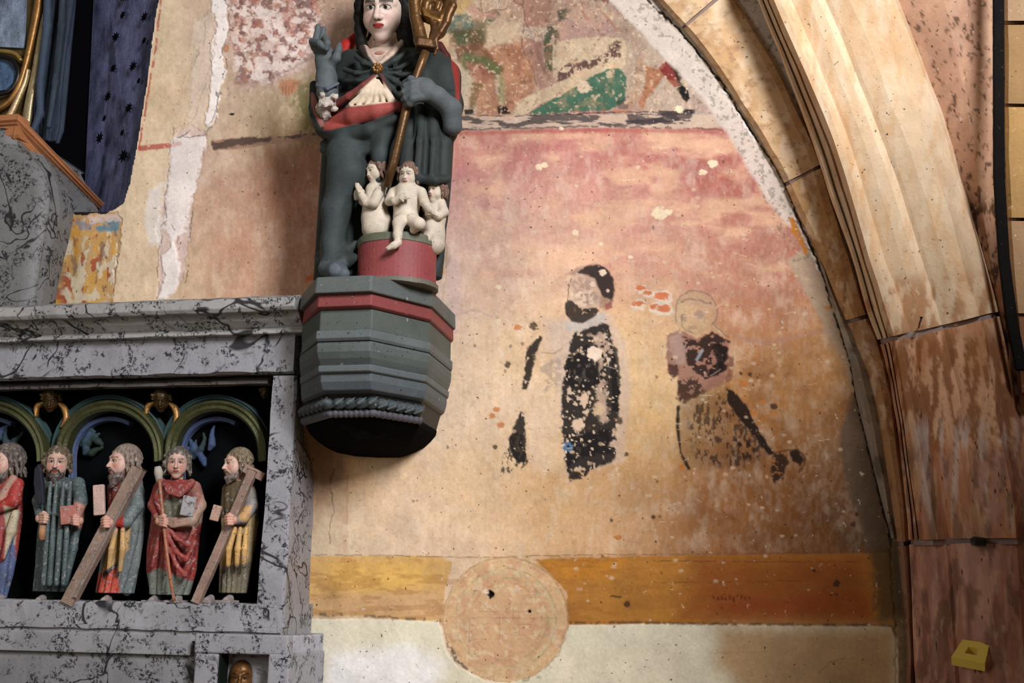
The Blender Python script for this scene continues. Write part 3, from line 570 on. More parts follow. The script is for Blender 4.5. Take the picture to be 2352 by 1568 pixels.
    ys_ = np.arange(-60, 1600, 30); line((28, 24, 20), [(railA(t), t) for t in ys_ if t < 1235], 4.5, 0.95, 1.2, 0.3, -0.008, 4); line((24, 16, 12), [(railA(t), t) for t in ys_ if t > 1220], 5, 0.9, 1.5, 0.25, -0.006, 4)
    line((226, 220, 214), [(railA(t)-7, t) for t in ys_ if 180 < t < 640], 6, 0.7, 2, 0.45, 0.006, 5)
    # ---- ochre band and whitewash
    poly((206, 162, 96), [(690, 1277), (1000, 1276), (1040, 1290), (1020, 1360), (1016, 1430), (830, 1414), (690, 1414)], 2.5, 0.9, 2); poly((222, 176, 92), [(750, 1290), (960, 1290), (1000, 1330), (900, 1360), (760, 1350)], 22, 0.7, 12); poly((206, 166, 124), [(700, 1370), (1010, 1360), (1020, 1420), (700, 1410)], 16, 0.7, 8)
    poly((178, 120, 48), [(1230, 1284), (1500, 1276), (2040, 1270), (2048, 1290), (2054, 1436), (1300, 1432), (1304, 1360)], 2.5, 0.95, 3); poly((146, 76, 32), [(1600, 1280), (1985, 1274), (2000, 1425), (1560, 1425)], 40, 0.8, 10); poly((150, 66, 34), [(1640, 1370), (2000, 1360), (2010, 1424), (1620, 1424)], 20, 0.5, 10); poly((206, 136, 44), [(1240, 1290), (1440, 1282), (1400, 1330), (1300, 1330)], 16, 0.6, 8)
    i = np.where((py > 1276) & (py < 1436) & (px > 700) & (px < 2040)); m = 0.35*sst(fbm(px[i]/50, py[i]/12, 4, 71), 0.5, 0.62); C[i] = C[i]*(1-m[:, None])+lin((150, 96, 44))*m[:, None]
    poly((92, 76, 50), [(2000, 1250), (2060, 1250), (2066, 1432), (2016, 1430)], 16, 0.85, 12)
    line((110, 88, 60), [(700, 1274), (900, 1276), (1100, 1280), (1300, 1275), (1600, 1272), (1980, 1268)], 2.2, 0.7, 1, 0.36, -0.001, 1.5); line((96, 50, 24), [(1500, 1288), (1990, 1290)], 2, 0.6, 1, 0.4, 0, 1.5); line((100, 44, 20), [(1500, 1338), (1900, 1332)], 2, 0.5, 1, 0.4, 0, 1.5)
    poly((226, 218, 192), [(600, 1420), (900, 1422), (1008, 1426), (1014, 1450), (1024, 1490), (1050, 1530), (1110, 1562), (1170, 1568), (1230, 1552), (1280, 1500), (1300, 1450), (1308, 1436), (1500, 1432), (2046, 1438), (2062, 1470), (2066, 1700), (2100, 9000), (-6000, 9000), (-6000, 1500)], 2, 1, 2.5, ht=0.0045)
    poly((238, 236, 234), [(760, 1500), (940, 1480), (1020, 1520), (1000, 1600), (740, 1600)], 26, 0.8, 10); poly((236, 222, 196), [(1300, 1490), (1560, 1480), (1560, 1600), (1260, 1600)], 26, 0.6, 10); poly((186, 152, 110), [(1650, 1440), (2060, 1440), (2060, 1700), (1800, 1700), (1640, 1520)], 34, 0.95, 10)  # tan patch at the right end paints in the fall-off of light
    line((84, 72, 62), [(700, 1412), (800, 1412), (900, 1418), (1010, 1424)], 7, 0.7, 3, 0.5, 0, 2); line((64, 46, 34), [(1300, 1430), (1450, 1430), (1600, 1432), (1800, 1434), (2044, 1436)], 6, 0.7, 3, 0.46, 0, 2)
    line((130, 96, 60), [(1880, 1545), (1910, 1520), (1960, 1508)], 2.5, 0.6, 1.3, 0.35); line((150, 120, 84), [(1640, 1500), (1760, 1496)], 2.5, 0.35, 1.3)
    # ---- medallion
    th = np.linspace(0, 2*math.pi, 49); cx_, cy_ = 1162, 1422
    poly((214, 178, 134), [(cx_+142*math.cos(t), cy_+142*math.sin(t)) for t in th[:-1]], 2.5, 0.97, 3, ht=-0.001); poly((206, 166, 126), [(cx_+104*math.cos(t), cy_+106*math.sin(t)) for t in th[:-1]], 8, 0.7, 4)
    for r_, c_, w_, b_ in ((143, (174, 140, 96), 2.6, 0.34), (134, (206, 166, 116), 2, 0.4), (116, (162, 150, 112), 2.4, 0.42), (110, (200, 184, 142), 7, 0.45), (96, (150, 156, 120), 3, 0.52), (84, (176, 130, 86), 2, 0.5)):
        line(c_, [(cx_+r_*math.cos(t), cy_+r_*math.sin(t)) for t in th], w_, 0.8, 1.4, b_, 0, 3)
    i = np.where((px-cx_)**2+(py-cy_)**2 < 140**2); m = 0.45*sst(fbm(px[i]/18, py[i]/18, 4, 81), 0.45, 0.7); C[i] = C[i]*(1-m[:, None])+lin((196, 140, 112))*m[:, None]; m = 0.5*sst(fbm(px[i]/12, py[i]/12, 4, 83), 0.56, 0.7); C[i] = C[i]*(1-m[:, None])+lin((226, 204, 170))*m[:, None]
    line((70, 56, 44), [(1030, 1480), (1046, 1510), (1072, 1536)], 9, 0.8, 4, 0.42, 0, 4); line((90, 66, 44), [(1180, 1568), (1240, 1556)], 5, 0.5, 3, 0.45)
    for p_ in ([(1070, 1418), (1290, 1420)], [(1106, 1433), (1220, 1434)], [(1100, 1404), (1210, 1404)], [(1080, 1400), (1076, 1500)], [(1148, 1400), (1148, 1480)], [(1180, 1400), (1178, 1434)], [(1100, 1380), (1220, 1470)]): line((140, 104, 74), p_, 1.8, 0.45, 1, 0.4, 0, 1)
    blob((14, 12, 10), 1126, 1365, 8, 9, 1, 0.3, -0.02); blob((232, 206, 184), 1115, 1358, 7, 6); blob((20, 16, 12), 1216, 1404, 4, 4, 1, 0.3, -0.01)
    # ---- painted man in a black coat
    poly((200, 180, 168), [(1256, 742), (1290, 730), (1400, 720), (1440, 800), (1450, 900), (1430, 1060), (1300, 1090), (1270, 800)], 10, 0.55, 5); poly((222, 196, 168), [(1215, 960), (1290, 900), (1292, 1080), (1220, 1080)], 20, 0.5, 10)
    poly((120, 96, 84), [(1300, 630), (1330, 612), (1370, 606), (1400, 622), (1411, 650), (1408, 690), (1390, 712), (1370, 700), (1368, 660), (1330, 634)], 5, 0.6, 3)
    poly((198, 168, 144), [(1312, 640), (1330, 628), (1368, 640), (1380, 668), (1376, 706), (1350, 716), (1310, 700), (1306, 670)], 3, 0.9, 3); poly((150, 124, 112), [(1310, 650), (1330, 632), (1370, 646), (1378, 690), (1340, 704)], 8, 0.6, 5, 0.5, 9); poly((232, 208, 180), [(1310, 668), (1360, 668), (1366, 700), (1316, 704)], 5, 0.7, 6, 0.52, 6)
    poly((40, 32, 32), [(1326, 626), (1344, 612), (1368, 607), (1392, 614), (1408, 636), (1412, 664), (1406, 690), (1386, 680), (1376, 664), (1366, 640), (1344, 630)], 2.5, 0.93, 3, 0.27, 8); poly((36, 30, 30), [(1298, 696), (1306, 688), (1316, 692), (1336, 708), (1370, 706), (1376, 712), (1366, 728), (1336, 742), (1312, 738), (1298, 722)], 2, 0.94, 3, 0.32, 8)
    poly((150, 84, 80), [(1388, 698), (1404, 690), (1406, 706), (1392, 712)], 2, 0.9, 2); line((62, 48, 48), [(1312, 640), (1306, 670), (1304, 690)], 3, 0.7, 1.3, 0.35); poly((190, 182, 174), [(1300, 738), (1340, 744), (1380, 716), (1392, 720), (1388, 742), (1330, 762), (1300, 760)], 3, 0.8, 3)
    blob((226, 204, 176), 1384, 626, 9, 8, 1); blob((222, 196, 170), 1361, 653, 7, 6); blob((210, 182, 160), 1396, 667, 4, 4)
    blk = (28, 24, 24)
    poly(blk, [(1316, 766), (1386, 740), (1398, 748), (1410, 800), (1420, 860), (1424, 900), (1418, 960), (1412, 1040), (1408, 1060), (1380, 1068), (1356, 1080), (1340, 1100), (1310, 1104), (1302, 1080), (1296, 1050), (1290, 1010), (1290, 900), (1298, 840), (1306, 800)], 2.5, 0.96, 5, 0.40, 15, 1.3)
    poly(blk, [(1408, 790), (1418, 800), (1426, 870), (1420, 950), (1406, 940), (1402, 850)], 2.5, 0.9, 4, 0.34, 9); poly(blk, [(1298, 820), (1350, 790), (1390, 800), (1380, 890), (1340, 900), (1300, 880)], 6, 0.9, 6, 0.40, 12); poly(blk, [(1300, 1000), (1400, 985), (1404, 1040), (1330, 1050), (1302, 1080)], 5, 0.95, 5, 0.36, 12)
    poly((206, 176, 152), [(1350, 770), (1390, 760), (1400, 800), (1384, 830), (1400, 960), (1380, 980), (1366, 900), (1380, 860), (1376, 800)], 6, 0.75, 6, 0.45, 10)
    poly(blk, [(1240, 770), (1246, 776), (1232, 810), (1222, 860), (1210, 896), (1200, 892), (1206, 850), (1210, 800)], 2.5, 0.95, 4, 0.34, 10); poly(blk, [(1196, 945), (1206, 950), (1210, 1060), (1194, 1064), (1176, 1050), (1168, 1010), (1184, 970)], 2.5, 0.95, 4, 0.32, 10); poly(blk, [(1170, 990), (1200, 990), (1215, 1070), (1150, 1092), (1160, 1040)], 5, 0.85, 8, 0.53, 9, 2)
    poly((150, 136, 126), [(1240, 840), (1290, 820), (1290, 880), (1250, 900)], 6, 0.55, 6, 0.5, 8); poly((216, 190, 168), [(1250, 740), (1288, 740), (1284, 800), (1250, 806)], 4, 0.6, 3); line((130, 112, 112), [(1244, 808), (1270, 812), (1290, 800)], 3, 0.6, 1.3)
    line((120, 120, 96), [(1216, 985), (1296, 980)], 3, 0.6, 1.3, 0.4); blob((232, 210, 186), 1365, 812, 17, 15, 1, 0.25); blob((222, 190, 160), 1342, 915, 9, 15); blob((226, 196, 166), 1328, 975, 14, 14, 0.95); blob((210, 180, 146), 1374, 940, 14, 14, 0.9); blob((84, 112, 142), 1305, 1025, 12, 11, 1); blob((16, 14, 14), 1305, 1025, 3, 3)
    for k in range(150):
        x_ = R_.uniform(1205, 1420); y_ = R_.uniform(760, 1090); blob((222, 196, 166), x_, y_, R_.uniform(1.2, 3.6), R_.uniform(1.2, 4), 0.85)
    # ---- painted woman kneeling behind him
    poly((186, 166, 128), [(1552, 700), (1566, 676), (1590, 667), (1620, 672), (1642, 690), (1646, 720), (1640, 742), (1668, 770), (1660, 772), (1630, 756), (1600, 768), (1566, 762), (1550, 730)], 5, 0.4, 3)
    for p_ in ([(1552, 740), (1552, 700), (1566, 678), (1592, 667), (1622, 674), (1642, 696), (1646, 725), (1634, 748)], [(1556, 694), (1590, 686), (1636, 700)], [(1570, 716), (1564, 736), (1574, 756), (1590, 764)], [(1636, 740), (1660, 764), (1672, 772)]): line((98, 92, 88), p_, 3, 0.6, 1.6, 0.3)
    blob((96, 86, 92), 1606, 722, 11, 9, 0.4, 0.8); blob((92, 82, 84), 1572, 730, 7, 9, 0.4, 0.8); blob((110, 92, 86), 1590, 752, 12, 5, 0.4, 0.8)
    poly((148, 104, 92), [(1532, 770), (1560, 756), (1600, 778), (1650, 766), (1676, 786), (1674, 840), (1664, 880), (1600, 910), (1560, 920), (1556, 862), (1540, 860), (1530, 830)], 3, 0.85, 4); poly((176, 146, 134), [(1534, 776), (1562, 762), (1576, 800), (1572, 836), (1552, 838)], 4, 0.8, 4)
    dk = (40, 24, 20); poly(dk, [(1566, 772), (1600, 780), (1634, 760), (1676, 784), (1670, 850), (1620, 870), (1580, 840), (1572, 800)], 3, 0.92, 4, 0.50, 9); poly((28, 18, 16), [(1634, 786), (1672, 796), (1662, 856), (1620, 868), (1646, 830)], 3, 0.93, 4, 0.37, 9); poly((66, 38, 34), [(1532, 836), (1556, 836), (1560, 860), (1546, 868), (1534, 856)], 3, 0.85, 3)
    poly((120, 76, 62), [(1674, 818), (1686, 818), (1682, 872), (1666, 880)], 3, 0.8, 3); poly(dk, [(1558, 870), (1600, 866), (1620, 900), (1570, 926), (1556, 920)], 4, 0.85, 5, 0.48, 8)
    poly((96, 62, 38), [(1560, 900), (1670, 890), (1720, 950), (1780, 1040), (1740, 1070), (1600, 1080), (1570, 1060), (1556, 1000)], 14, 0.45, 6)
    poly((24, 16, 12), [(1554, 930), (1562, 930), (1560, 980), (1566, 1040), (1588, 1078), (1580, 1080), (1562, 1040), (1552, 980)], 2.5, 0.95, 2, 0.3, 8); poly((24, 15, 11), [(1668, 890), (1690, 900), (1716, 934), (1750, 1000), (1778, 1040), (1766, 1046), (1730, 1000), (1690, 950), (1670, 920)], 2.5, 0.95, 3, 0.33, 8)
    poly((44, 26, 18), [(1570, 930), (1680, 900), (1750, 1010), (1700, 1080), (1600, 1070)], 12, 0.75, 10, 0.60, 14, 2.2); poly((36, 20, 14), [(1690, 1000), (1760, 1020), (1740, 1060), (1690, 1050)], 8, 0.8, 6, 0.56, 12); poly((36, 20, 14), [(1776, 1044), (1802, 1040), (1812, 1060), (1796, 1100), (1776, 1110), (1770, 1080)], 3, 0.9, 5, 0.40, 9)
    poly((30, 18, 13), [(1812, 1036), (1832, 1032), (1848, 1056), (1838, 1070), (1822, 1060)], 3, 0.95, 4); line((58, 34, 22), [(1780, 1040), (1810, 1034), (1840, 1038), (1850, 1060), (1836, 1084)], 4, 0.7, 2)
    poly((150, 158, 166), [(1596, 826), (1612, 800), (1616, 804), (1602, 830)], 2, 0.8, 1)
    # ---- chips, holes, orange scraps
    for x_, y_, r in ((1470, 660, 9), (1488, 672, 8), (1520, 680, 15), (1464, 696, 12), (1504, 704, 10), (1524, 708, 14)): blob((224, 206, 184), x_+3, y_+3, r*1.5, r*1.1, 0.9); blob((204, 108, 58), x_, y_, r*1.2, r*0.6, 0.9, 0.3)
    for x_, y_, r in ((1225, 749, 9), (1165, 838, 8), (1136, 1026, 6), (1777, 934, 8), (1701, 858, 4), (1723, 860, 5), (1730, 886, 3), (1438, 1043, 5), (1422, 966, 8), (1440, 1388, 7), (1500, 1188, 5), (1404, 1194, 4), (1530, 45, 4), (1968, 1182, 4), (1960, 1204, 6), (1870, 1310, 4), (1922, 1340, 8)): blob((60, 42, 30), x_, y_, r, r, 0.85, 0.4, -0.003)
    for x_, y_, r in ((1709, 880, 7), (1754, 922, 6), (1732, 950, 7), (1420, 1234, 8), (1190, 752, 9), (1566, 1073, 7), (1130, 955, 8), (1150, 975, 9), (1140, 940, 8)): blob((192, 112, 48), x_, y_, r, r*0.8, 0.8, 0.4)
    for x_, y_, r in ((1516, 490, 18), (1534, 488, 10), (1250, 380, 8), (1240, 384, 9), (1636, 376, 12), (1614, 396, 9), (1560, 250, 10), (1322, 534, 8), (1290, 296, 5), (1145, 660, 7), (1144, 740, 8), (1380, 560, 5), (1448, 590, 6)): blob((226, 206, 172), x_, y_, r, r*0.75, 0.95, 0.3, 0.001)
    line((36, 30, 24), [(1404, 1369), (1428, 1370)], 4, 0.8, 1.3); 
    for k in range(10): blob((66, 34, 16), 1640+k*9, 1372+R_.uniform(-4, 5), 3, R_.uniform(3, 7), 0.6)
    for k in range(300):
        x_ = R_.uniform(1040, 1960); y_ = R_.uniform(300, 1400); r = R_.expovariate(0.5)+1.2; blob(R_.choice([(220, 196, 166), (212, 184, 150), (206, 176, 146)]), x_, y_, min(r*1.1, 6), min(r*0.8, 4), 0.6, 0.6)
    for k in range(200):
        x_ = R_.uniform(480, 1960); y_ = R_.uniform(20, 1400); r = R_.expovariate(0.8)+1; blob(R_.choice([(90, 66, 46), (120, 84, 54), (60, 44, 34)]), x_, y_, min(r, 3.6), min(r*1.2, 4), 0.6, 0.5)
    for k in range(60):
        x_ = R_.uniform(1060, 1900); y_ = R_.uniform(320, 1200); a_ = R_.uniform(-0.6, 0.6); l_ = R_.uniform(8, 34); line((226, 204, 180), [(x_, y_), (x_+l_*math.cos(a_), y_+l_*math.sin(a_))], 1.6, 0.5, 0.9, 0, 0, 1, False)
    line((96, 78, 62), [(770, 1076), (758, 1110), (768, 1170), (756, 1200), (760, 1250)], 2, 0.7, 1, 0.3, -0.001, 4); line((110, 92, 76), [(1026, 560), (1024, 640), (1014, 700)], 2, 0.3, 1)
    poly((196, 96, 40), [(706, 634), (730, 624), (732, 636), (700, 650)], 3, 0.8, 3); poly((150, 130, 104), [(1006, 560), (1030, 564), (1036, 600), (1010, 640)], 6, 0.6, 6, 0.45, 9); blob((186, 140, 62), 1012, 620, 9, 12, 0.8)
    line((186, 134, 62), [(900, 1010), (950, 985), (975, 960)], 10, 0.6, 4, 0.42)
    C = C*(0.90+0.2*fbm(px/5, py/5, 4, 121))[..., None]*(0.93+0.14*fbm(px/40, py/40, 4, 123))[..., None]
    # ---- niche cut out
    dn = psd(px, py, NICHE)+3*(fbm(px/14, py/14, 3, 3)-0.5)
    n, m_ = X.shape; V = np.stack([X, -H, Z], -1).reshape(-1, 3); Fc = gridfaces(n, m_)[:, ::-1]
    inn = (dn < 0).reshape(-1); Fc = Fc[~(inn[Fc].sum(1) > 2)]
    used = np.zeros(len(V), bool); used[Fc.ravel()] = True; mp = np.cumsum(used)-1
    # orient towards the viewer
    a, b, c = V[Fc[0, 0]], V[Fc[0, 1]], V[Fc[0, 2]]
    if np.cross(b-a, c-a)[1] > 0: Fc = Fc[:, ::-1]
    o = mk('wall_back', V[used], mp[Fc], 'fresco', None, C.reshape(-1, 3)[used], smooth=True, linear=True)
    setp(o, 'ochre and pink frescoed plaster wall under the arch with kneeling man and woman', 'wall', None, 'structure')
    return o
wall = build_wall()
# masonry core behind the plaster and the floor far below
V, Fc = wbox(at(300, 700, 0)[0]+0.06, 4.0, 0.05, 0.5, 0, 4.9)
core = mk('wall_core', V, Fc, 'stone', None, (96, 62, 40)); setp(core, 'dark rough masonry behind the plaster in the gap of the arch', 'wall', None, 'structure')
V, Fc = wbox(-5, 4.5, -6.5, 0.6, -0.1, 0.0)
fl = mk('floor', V, Fc, 'stone', None, (120, 104, 88)); setp(fl, 'stone floor of the chapel', 'floor', None, 'structure')

# added wall out of view on the right, keeping the lower right corner shaded
V, Fc = wbox(1.5, 1.85, -2.7, -0.25, 0, 3.3); V2, F2 = wbox(1.2, 1.95, -3.2, -2.7, 0, 4.05)
Fc = Fc+[tuple(i+8 for i in f) for f in F2]; V = np.vstack([V, V2])
sw = mk('shade_wall', V, Fc, 'fresco', None, (150, 120, 94)); setp(sw, 'added ochre limewashed wall out of view, shading the lower right', 'wall', None, 'structure')

# ------------------------------------------------------------------ stone arch, vault rib and pier on the right
rail = {
 'B': curve([(-160, 1380), (0, 1507), (68, 1573), (165, 1646), (249, 1700), (337, 1757), (430, 1806), (537, 1853), (607, 1888), (737, 1941), (745, 1949), (863, 1995), (959, 2018), (1090, 2037), (1195, 2052), (1250, 2061), (1344, 2070), (1453, 2081), (1568, 2083), (1800, 2086)]),
 'D': curve([(-160, 1560), (0, 1688), (96, 1749), (173, 1795), (253, 1833), (345, 1876), (422, 1900), (518, 1926), (607, 1956), (722, 1990), (785, 2026), (900, 2052), (1100, 2078), (1240, 2090), (1400, 2100), (1800, 2112)]),
 'E': curve([(-160, 1672), (0, 1740), (115, 1787), (238, 1833), (345, 1872), (460, 1910), (575, 1952), (615, 1964), (730, 1995), (785, 2020), (883, 2047), (1000, 2062), (1109, 2075), (1235, 2088), (1400, 2096), (1800, 2110)]),
 'F': curve([(-160, 1690), (0, 1768), (69, 1795), (153, 1833), (245, 1872), (337, 1910), (460, 1949), (600, 1990), (726, 2026), (783, 2045), (959, 2075), (1100, 2092), (1235, 2113), (1400, 2128), (1800, 2150)]),
 'G': curve([(-160, 1730), (0, 1803), (115, 1853), (238, 1910), (383, 1960), (600, 2022), (756, 2080), (978, 2117), (1127, 2148), (1225, 2169), (1400, 2185), (1800, 2206)]),
 'H': curve([(-160, 1765), (0, 1833), (173, 1902), (345, 1968), (600, 2045), (756, 2105), (978, 2150), (1225, 2190), (1400, 2205), (1800, 2232)]),
 'I': curve([(-160, 1830), (0, 1895), (77, 1929), (268, 2006), (422, 2064), (600, 2120), (750, 2165), (883, 2198), (1036, 2224), (1217, 2249), (1400, 2262), (1800, 2290)]),
 'J': curve([(-160, 1920), (0, 1998), (96, 2044), (222, 2083), (364, 2140), (498, 2184), (600, 2209), (745, 2256), (883, 2278), (997, 2297), (1109, 2322), (1217, 2335), (1400, 2345), (1800, 2372)]),
 'K': curve([(-160, 1980), (0, 2056), (115, 2102), (268, 2160), (441, 2209), (600, 2257), (707, 2288), (883, 2330), (1100, 2362), (1400, 2410), (1800, 2460)]),
}
def smooth_rail(r):
    ys = np.linspace(-160, 1800, 400); xs = r(ys); k = np.exp(-(np.arange(-14, 15)/6.0)**2); k /= k.sum()
    xs = np.convolve(np.pad(xs, 14, mode='reflect', reflect_type='odd'), k, 'valid'); return lambda y: np.interp(y, ys, xs)
for k_ in rail: rail[k_] = smooth_rail(rail[k_])
def cross_y(r, joint):
    """height at which a rail meets a slanted joint y = y0 + s (x - x0)"""
    x0, y0, s_ = joint; y = y0
    for _ in range(30): y = 0.5*y+0.5*(y0+s_*(r(y)-x0))
    return y
def loft(name, rails, j0, j1, m, parent, col, n=40, back=0.0, wav=0.0, colfn=None, seed=0.0, k=3):
    """moulded stone between two joints; rails = [(function x(y), depth)]"""
    U = []
    for r, Y in rails:
        y0 = cross_y(r, j0); y1 = cross_y(r, j1); ys = np.linspace(y0, y1, n); U.append(at(r(ys), ys, Y))
    U = np.array(U)                      # rails x samples x 3
    # subdivide across
    W_ = []
    for i in range(len(U)-1):
        for t in np.linspace(0, 1, k, endpoint=False): W_.append(U[i]*(1-t)+U[i+1]*t)
    W_.append(U[-1]); W_ = np.array(W_)
    if wav: W_[1:-1] += (np.stack([n3(W_[1:-1], 9, seed+s) for s in (1, 7, 13)], -1)-0.5)*wav
    bk = [W_[-1]*[1, 0, 1]+[0, back, 0], W_[0]*[1, 0, 1]+[0, back, 0]]
    W_ = np.concatenate([W_, np.array(bk)], 0); a, b = W_.shape[:2]
    V = W_.reshape(-1, 3); Fc = [tuple(f) for f in gridfaces(b, a, True)]
    V = W_.transpose(1, 0, 2).reshape(-1, 3)
    Fc += [tuple(range(a))[::-1], tuple(range((b-1)*a, b*a))]
    C = np.tile(lin(col), (len(V), 1)); 
    if colfn is not None: C = colfn(V, C)
    o = mk(name, V, Fc, m, parent, C, linear=True)
    me = o.data; import bmesh
    bm = bmesh.new(); bm.from_mesh(me); bmesh.ops.recalc_face_normals(bm, faces=bm.faces); bm.to_mesh(me); bm.free()
    return o
def off(r, dx): return lambda y: r(y)+dx
def between(r0, r1, t): return lambda y: r0(y)*(1-t)+r1(y)*t
def stain(top, cols, seed=0):
    def f(V, C):
        x, y = proj(V)
        for c_, th_, fx, fy, y0, y1, a_ in cols:
            m = a_*sst(fbm(x/fx, y/fy, 4, seed+c_[0]), th_-0.06, th_+0.06)*sst(y, y0, y0+60)*(1-sst(y, y1-60, y1)); C = C*(1-m[:, None])+lin(c_)*m[:, None]
        return C
    return f
arch = thing('stone_arch', at(2070, 1560, -0.1), 'arch of large pale sandstone blocks framing the frescoed wall', 'arch')
VJ = [(1500, -130, -0.9), (1600, 37, -0.85), (1850, 400, -0.5), (1965, 734, -0.25), (2070, 1248, -0.02), (2070, 1750, 0.0)]
VC = [(206, 176, 138), (206, 172, 132), (194, 152, 106), (176, 134, 98), (150, 114, 92)]
vcf = stain(0, [((180, 134, 84), 0.52, 40, 60, -300, 1300, 0.45), ((222, 198, 168), 0.56, 22, 40, -300, 1000, 0.6), ((122, 78, 50), 0.58, 20, 50, 600, 1800, 0.7), ((150, 112, 86), 0.6, 14, 14, -300, 1800, 0.5)], 3)
for i in range(5):
    j0 = list(VJ[i]); j1 = list(VJ[i+1]); j0[1] += 5; j1[1] -= 5
    B = rail['B']; D = rail['D']
    w0 = [(off(B, 0), 0.0), (off(B, 3), -0.035), (off(B, 16 if i < 3 else 10), -0.06), (between(B, D, 0.45), -0.075), (off(D, -22 if i < 3 else -10), -0.07), (off(D, -4), -0.05), (off(D, 8), 0.05)]
    loft('stone_block', w0, j0, j1, 'stone', arch, VC[i], 90, 0.06, 0.006, vcf, i*3.3, k=8)
for j in VJ[1:-1]:
    B = rail['B']; D = rail['D']; loft('mortar_joint', [(off(B, 2), 0.0), (off(B, 14), -0.054), (between(B, D, 0.5), -0.066), (off(D, -22), -0.062), (off(D, 2), 0.0)], (j[0], j[1]-6, j[2]), (j[0], j[1]+6, j[2]), 'stone', arch, (136, 116, 106), 4, 0.06)
A_ = railA; B_ = rail['B']
loft('mortar_fillet', [(off(A_, 1), 0.0), (off(A_, 7), -0.02), (between(A_, B_, 0.6), -0.024), (off(B_, 3), 0.0)], (1884, 600, 0.0), (2050, 1236, 0.0), 'stone', arch, (156, 140, 124), 60, 0.05, 0.006, stain(0, [((92, 82, 72), 0.5, 20, 50, 700, 1300, 0.7), ((200, 190, 176), 0.5, 20, 30, 560, 860, 0.6)], 9))
# vault rib: springing pier below, rib above, cut into courses by mortar joints
rib = thing('vault_rib', at(2180, 1560, -0.3), 'tall moulded sandstone vault rib rising from the pier on the right', 'column')
RJ = [(1850, -140, -0.35), (2180, 748, -0.235), (2200, 1243, -0.01), (2200, 1780, 0.0)]
RC = [(206, 180, 148), (192, 148, 114), (202, 158, 138)]
E_, F_, G_, H_, I_, J_, K_ = [rail[k] for k in 'EFGHIJK']
for i in range(3):
    j0 = list(RJ[i]); j1 = list(RJ[i+1]); j0[1] += 6; j1[1] -= 6
    if i < 2:
        rl = [(off(E_, 2), 0.05), (E_, -0.22), (between(E_, F_, 0.16), -0.262), (between(E_, F_, 0.36), -0.262), (between(E_, F_, 0.46), -0.235), (between(E_, F_, 0.56), -0.275), (between(E_, F_, 0.8), -0.30), (between(E_, F_, 0.92), -0.285),
              (F_, -0.34), (between(F_, G_, 0.3), -0.385), (between(F_, G_, 0.7), -0.39), (G_, -0.36), (between(G_, H_, 0.5), -0.345), (H_, -0.355), (between(H_, I_, 0.35), -0.372), (between(H_, I_, 0.75), -0.38), (I_, -0.372),
              (between(I_, J_, 0.12), -0.384), (between(I_, J_, 0.55), -0.415), (J_, -0.43), (between(J_, K_, 0.25), -0.38), (K_, -0.22), (off(K_, 14), 0.05)]
    else:
        rl = [(off(E_, 0), 0.05), (E_, -0.2), (between(E_, F_, 0.3), -0.24), (F_, -0.26), (off(F_, 8), -0.33), (between(F_, G_, 0.6), -0.35), (G_, -0.355), (between(G_, H_, 0.4), -0.345), (H_, -0.36), (I_, -0.385), (between(I_, J_, 0.5), -0.39), (J_, -0.38), (between(J_, K_, 0.5), -0.34), (K_, -0.3), (off(K_, 30), 0.05)]
    cf = stain(0, [((200, 158, 110), 0.5, 30, 110, -300, 760, 0.35), ((222, 202, 174), 0.54, 24, 80, -300, 760, 0.35), ((196, 148, 96), 0.6, 12, 60, -300, 760, 0.35), ((160, 108, 66), 0.5, 24, 60, 610, 900, 0.7),
                   ((120, 70, 34), 0.5, 12, 60, 740, 1080, 0.8), ((196, 180, 170), 0.54, 16, 110, 940, 1240, 0.65), ((160, 88, 60), 0.5, 16, 120, 1000, 1700, 0.5), ((168, 122, 112), 0.5, 24, 90, 1230, 1800, 0.6), ((104, 76, 60), 0.58, 16, 70, 1000, 1800, 0.6)], i)
    loft('stone_course', rl, j0, j1, 'streak' if i else 'stone', rib, RC[i], 200 if i == 0 else 120, 0.06, 0.006, cf, i*5.1, k=6)
for j in RJ[1:-1]: loft('mortar_joint', [(off(E_, 4), -0.05), (off(E_, 10), -0.25), (between(E_, F_, 0.85), -0.285), (off(F_, 4), -0.34), (between(F_, G_, 0.5), -0.378), (G_, -0.352), (H_, -0.348), (between(H_, I_, 0.6), -0.368), (I_, -0.366), (J_, -0.412), (between(J_, K_, 0.7), -0.26), (off(K_, 4), 0.0)], (j[0], j[1]-8, j[2]), (j[0], j[1]+8, j[2]), 'stone', rib, (136, 118, 112), 4, 0.06, 0.004)
# plastered web beyond the rib
W0 = off(K_, -8); L0 = curve([(-200, 2290), (600, 2302), (1000, 2330), (1800, 2400)]); L1 = lambda y: 2520+0*y
web = loft('wall_right', [(W0, -0.05), (between(W0, L0, 0.5), -0.16), (L0, -0.22), (off(L0, 60), -0.24), (L1, -0.26)], (2200, -150, 0), (2200, 1790, 0), 'fresco', None, (172, 136, 112), 400, 0.06, 0.01,
     stain(0, [((156, 120, 98), 0.5, 60, 60, -300, 1800, 0.4), ((186, 156, 132), 0.58, 40, 60, -300, 700, 0.3), ((60, 38, 24), 0.56, 16, 50, 430, 1000, 0.9), ((58, 40, 28), 0.66, 8, 14, -300, 700, 0.8), ((120, 76, 44), 0.5, 30, 60, 800, 1800, 0.8)], 5), k=26)
setp(web, 'stained pinkish plaster web between the rib and the black pipe', 'wall', None, 'structure')
